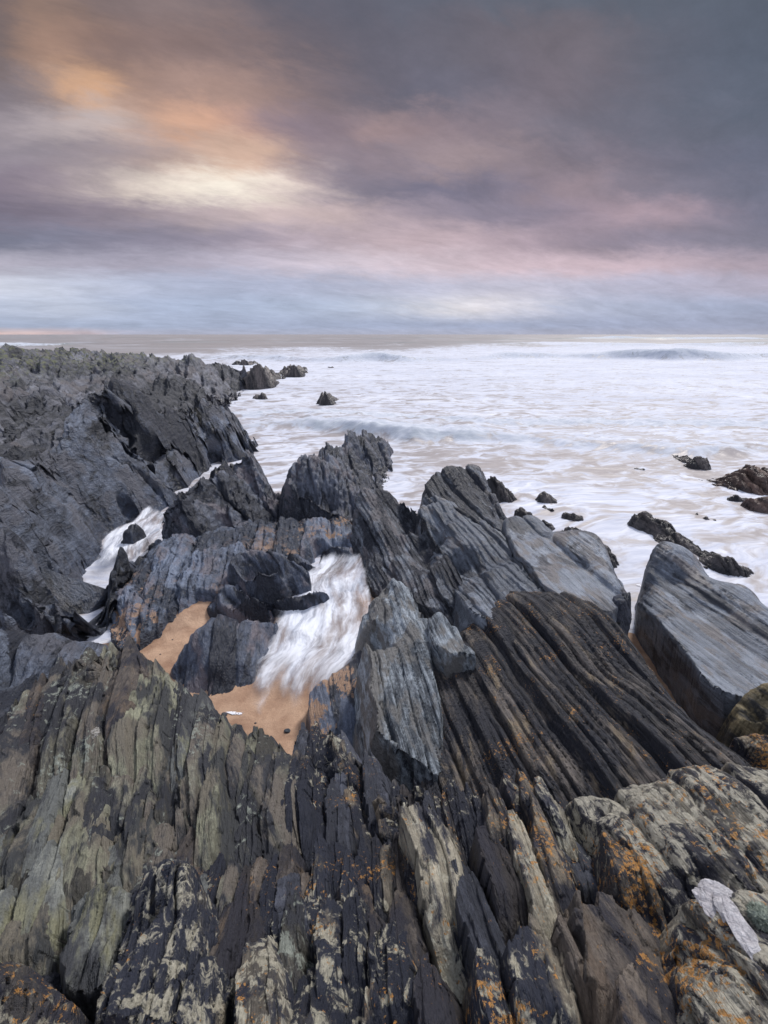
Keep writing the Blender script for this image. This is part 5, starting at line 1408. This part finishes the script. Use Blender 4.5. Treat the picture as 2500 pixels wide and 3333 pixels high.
M_PEB = rock_mat('pebble_stone', (40, 42, 50), (90, 92, 100), freq=4, bump=0.2)
pebble(728, 2316, .030, 'dark grey pebble beside a foam smear on the near orange sand', M_PEB, 1)
pebble(935, 2378, .030, 'pale speckled pebble at the right of the near orange sand', M_PALE, 2)
rp = random.Random(3)
for k, (a, b, w_) in enumerate([(830, 2345, 'nearest the fading foot of the right-hand stream'), (905, 2440, 'lowest on the near orange sand'), (640, 2318, 'at the left tip of the near orange sand under the wedge'),
                               (880, 2400, 'in the middle of the near orange sand'), (600, 2120, 'against the left foot of the blue-black wedge'), (560, 2075, 'at the top of the sand strip beside the platform'),
                               (520, 2120, 'on the left side of the sand strip'), (690, 2345, 'just above the crest of the olive pinnacle on the near sand')]):
    pebble(a, b, rp.uniform(.010, .018), 'tiny dark pebble ' + w_, M_PEB, 10 + k)


def lump(px, py, z, r, mat, name, label, cat, seed, sx=1.0, sy=1.0, sz=.5, n=70, amp=.35, f=3.0, spikes=0.0, parent=None):
    X, Y, Z = at(px, py, z)
    th, ph = np.meshgrid(np.linspace(0.001, math.pi - .001, n), np.linspace(0, 2 * math.pi, n * 2), indexing='ij')
    x = np.sin(th) * np.cos(ph); y = np.sin(th) * np.sin(ph); z_ = np.cos(th)
    k = 1 + amp * fbm3(x.ravel() * f * .5 + seed, y.ravel() * f * .5, z_.ravel() * f * .5, 4, 820 + seed).reshape(x.shape)
    if spikes:
        k = k + spikes * np.abs(fbm3(x.ravel() * f * 4, y.ravel() * f * 4, z_.ravel() * f * 4, 2, 840 + seed)).reshape(x.shape)
    k[:, -1] = k[:, 0]
    V = np.stack([(x * k * sx).ravel(), (y * k * sy).ravel(), (z_ * k * sz).ravel()], -1) * r
    me = mesh_from(name, V, grid_faces(n, n * 2))
    if parent is not None:
        o = parent.location
        return link(name, me, mat, parent, label, None, None, None, (X - o[0], Y - o[1], Z - o[2]))
    return link(name, me, mat, None, label, cat, None, None, (X, Y, Z))


def plain_mat(name, a, b, sc, rough=.7, bump=.01):
    mat = bpy.data.materials.new(name); mat.use_nodes = True
    mat.node_tree.nodes.clear()
    t = NT(mat.node_tree)
    P = t.n('ShaderNodeNewGeometry').outputs['Position']
    n = t.noise(P, sc, 6, .65, dist=.4)
    col = t.mix(t.mapr(n, .38, .62), a + (1,), b + (1,))
    bm = t.n('ShaderNodeBump'); t.set(bm, 'Strength', 1.0); t.set(bm, 'Distance', bump); t.set(bm, 'Height', n)
    bsdf_out(t, mat.node_tree, col, rough, bm.outputs[0])
    return mat


M_QUARTZ = plain_mat('white_quartz', (.50, .48, .51), (.74, .73, .76), 40, .5, .04)
M_BARN = plain_mat('barnacle_white', (.18, .17, .15), (.70, .68, .66), 90, .8, .02)
M_TUFT = plain_mat('grey_green_lichen', (.16, .20, .16), (.48, .55, .47), 60, .9, .03)
lump(2345, 2935, 2.985, .042, M_QUARTZ, 'quartz_patch', 'broad white quartz patch', None, 1, 1.3, 1.3, .22, f=4, amp=.5, parent=CORNER)
lump(2375, 2965, 3.002, .030, M_QUARTZ, 'quartz_patch', None, None, 5, 1.0, 1.6, .22, f=4, amp=.5, parent=CORNER)
lump(2425, 3040, 3.034, .034, M_QUARTZ, 'quartz_patch', 'long white quartz streak', None, 2, .7, 2.2, .22, f=4, amp=.5, parent=CORNER)
lump(2480, 2985, 3.03, .026, M_TUFT, 'lichen_tuft', 'grey-green lichen rosette', None, 3, 1, 1, .5, spikes=.8, parent=CORNER)
lump(300, 2400, 2.30, .032, M_BARN, 'barnacle_cluster', 'white crusty cluster', None, 4, .8, 1.5, .8, spikes=.6, parent=PINNACLE)
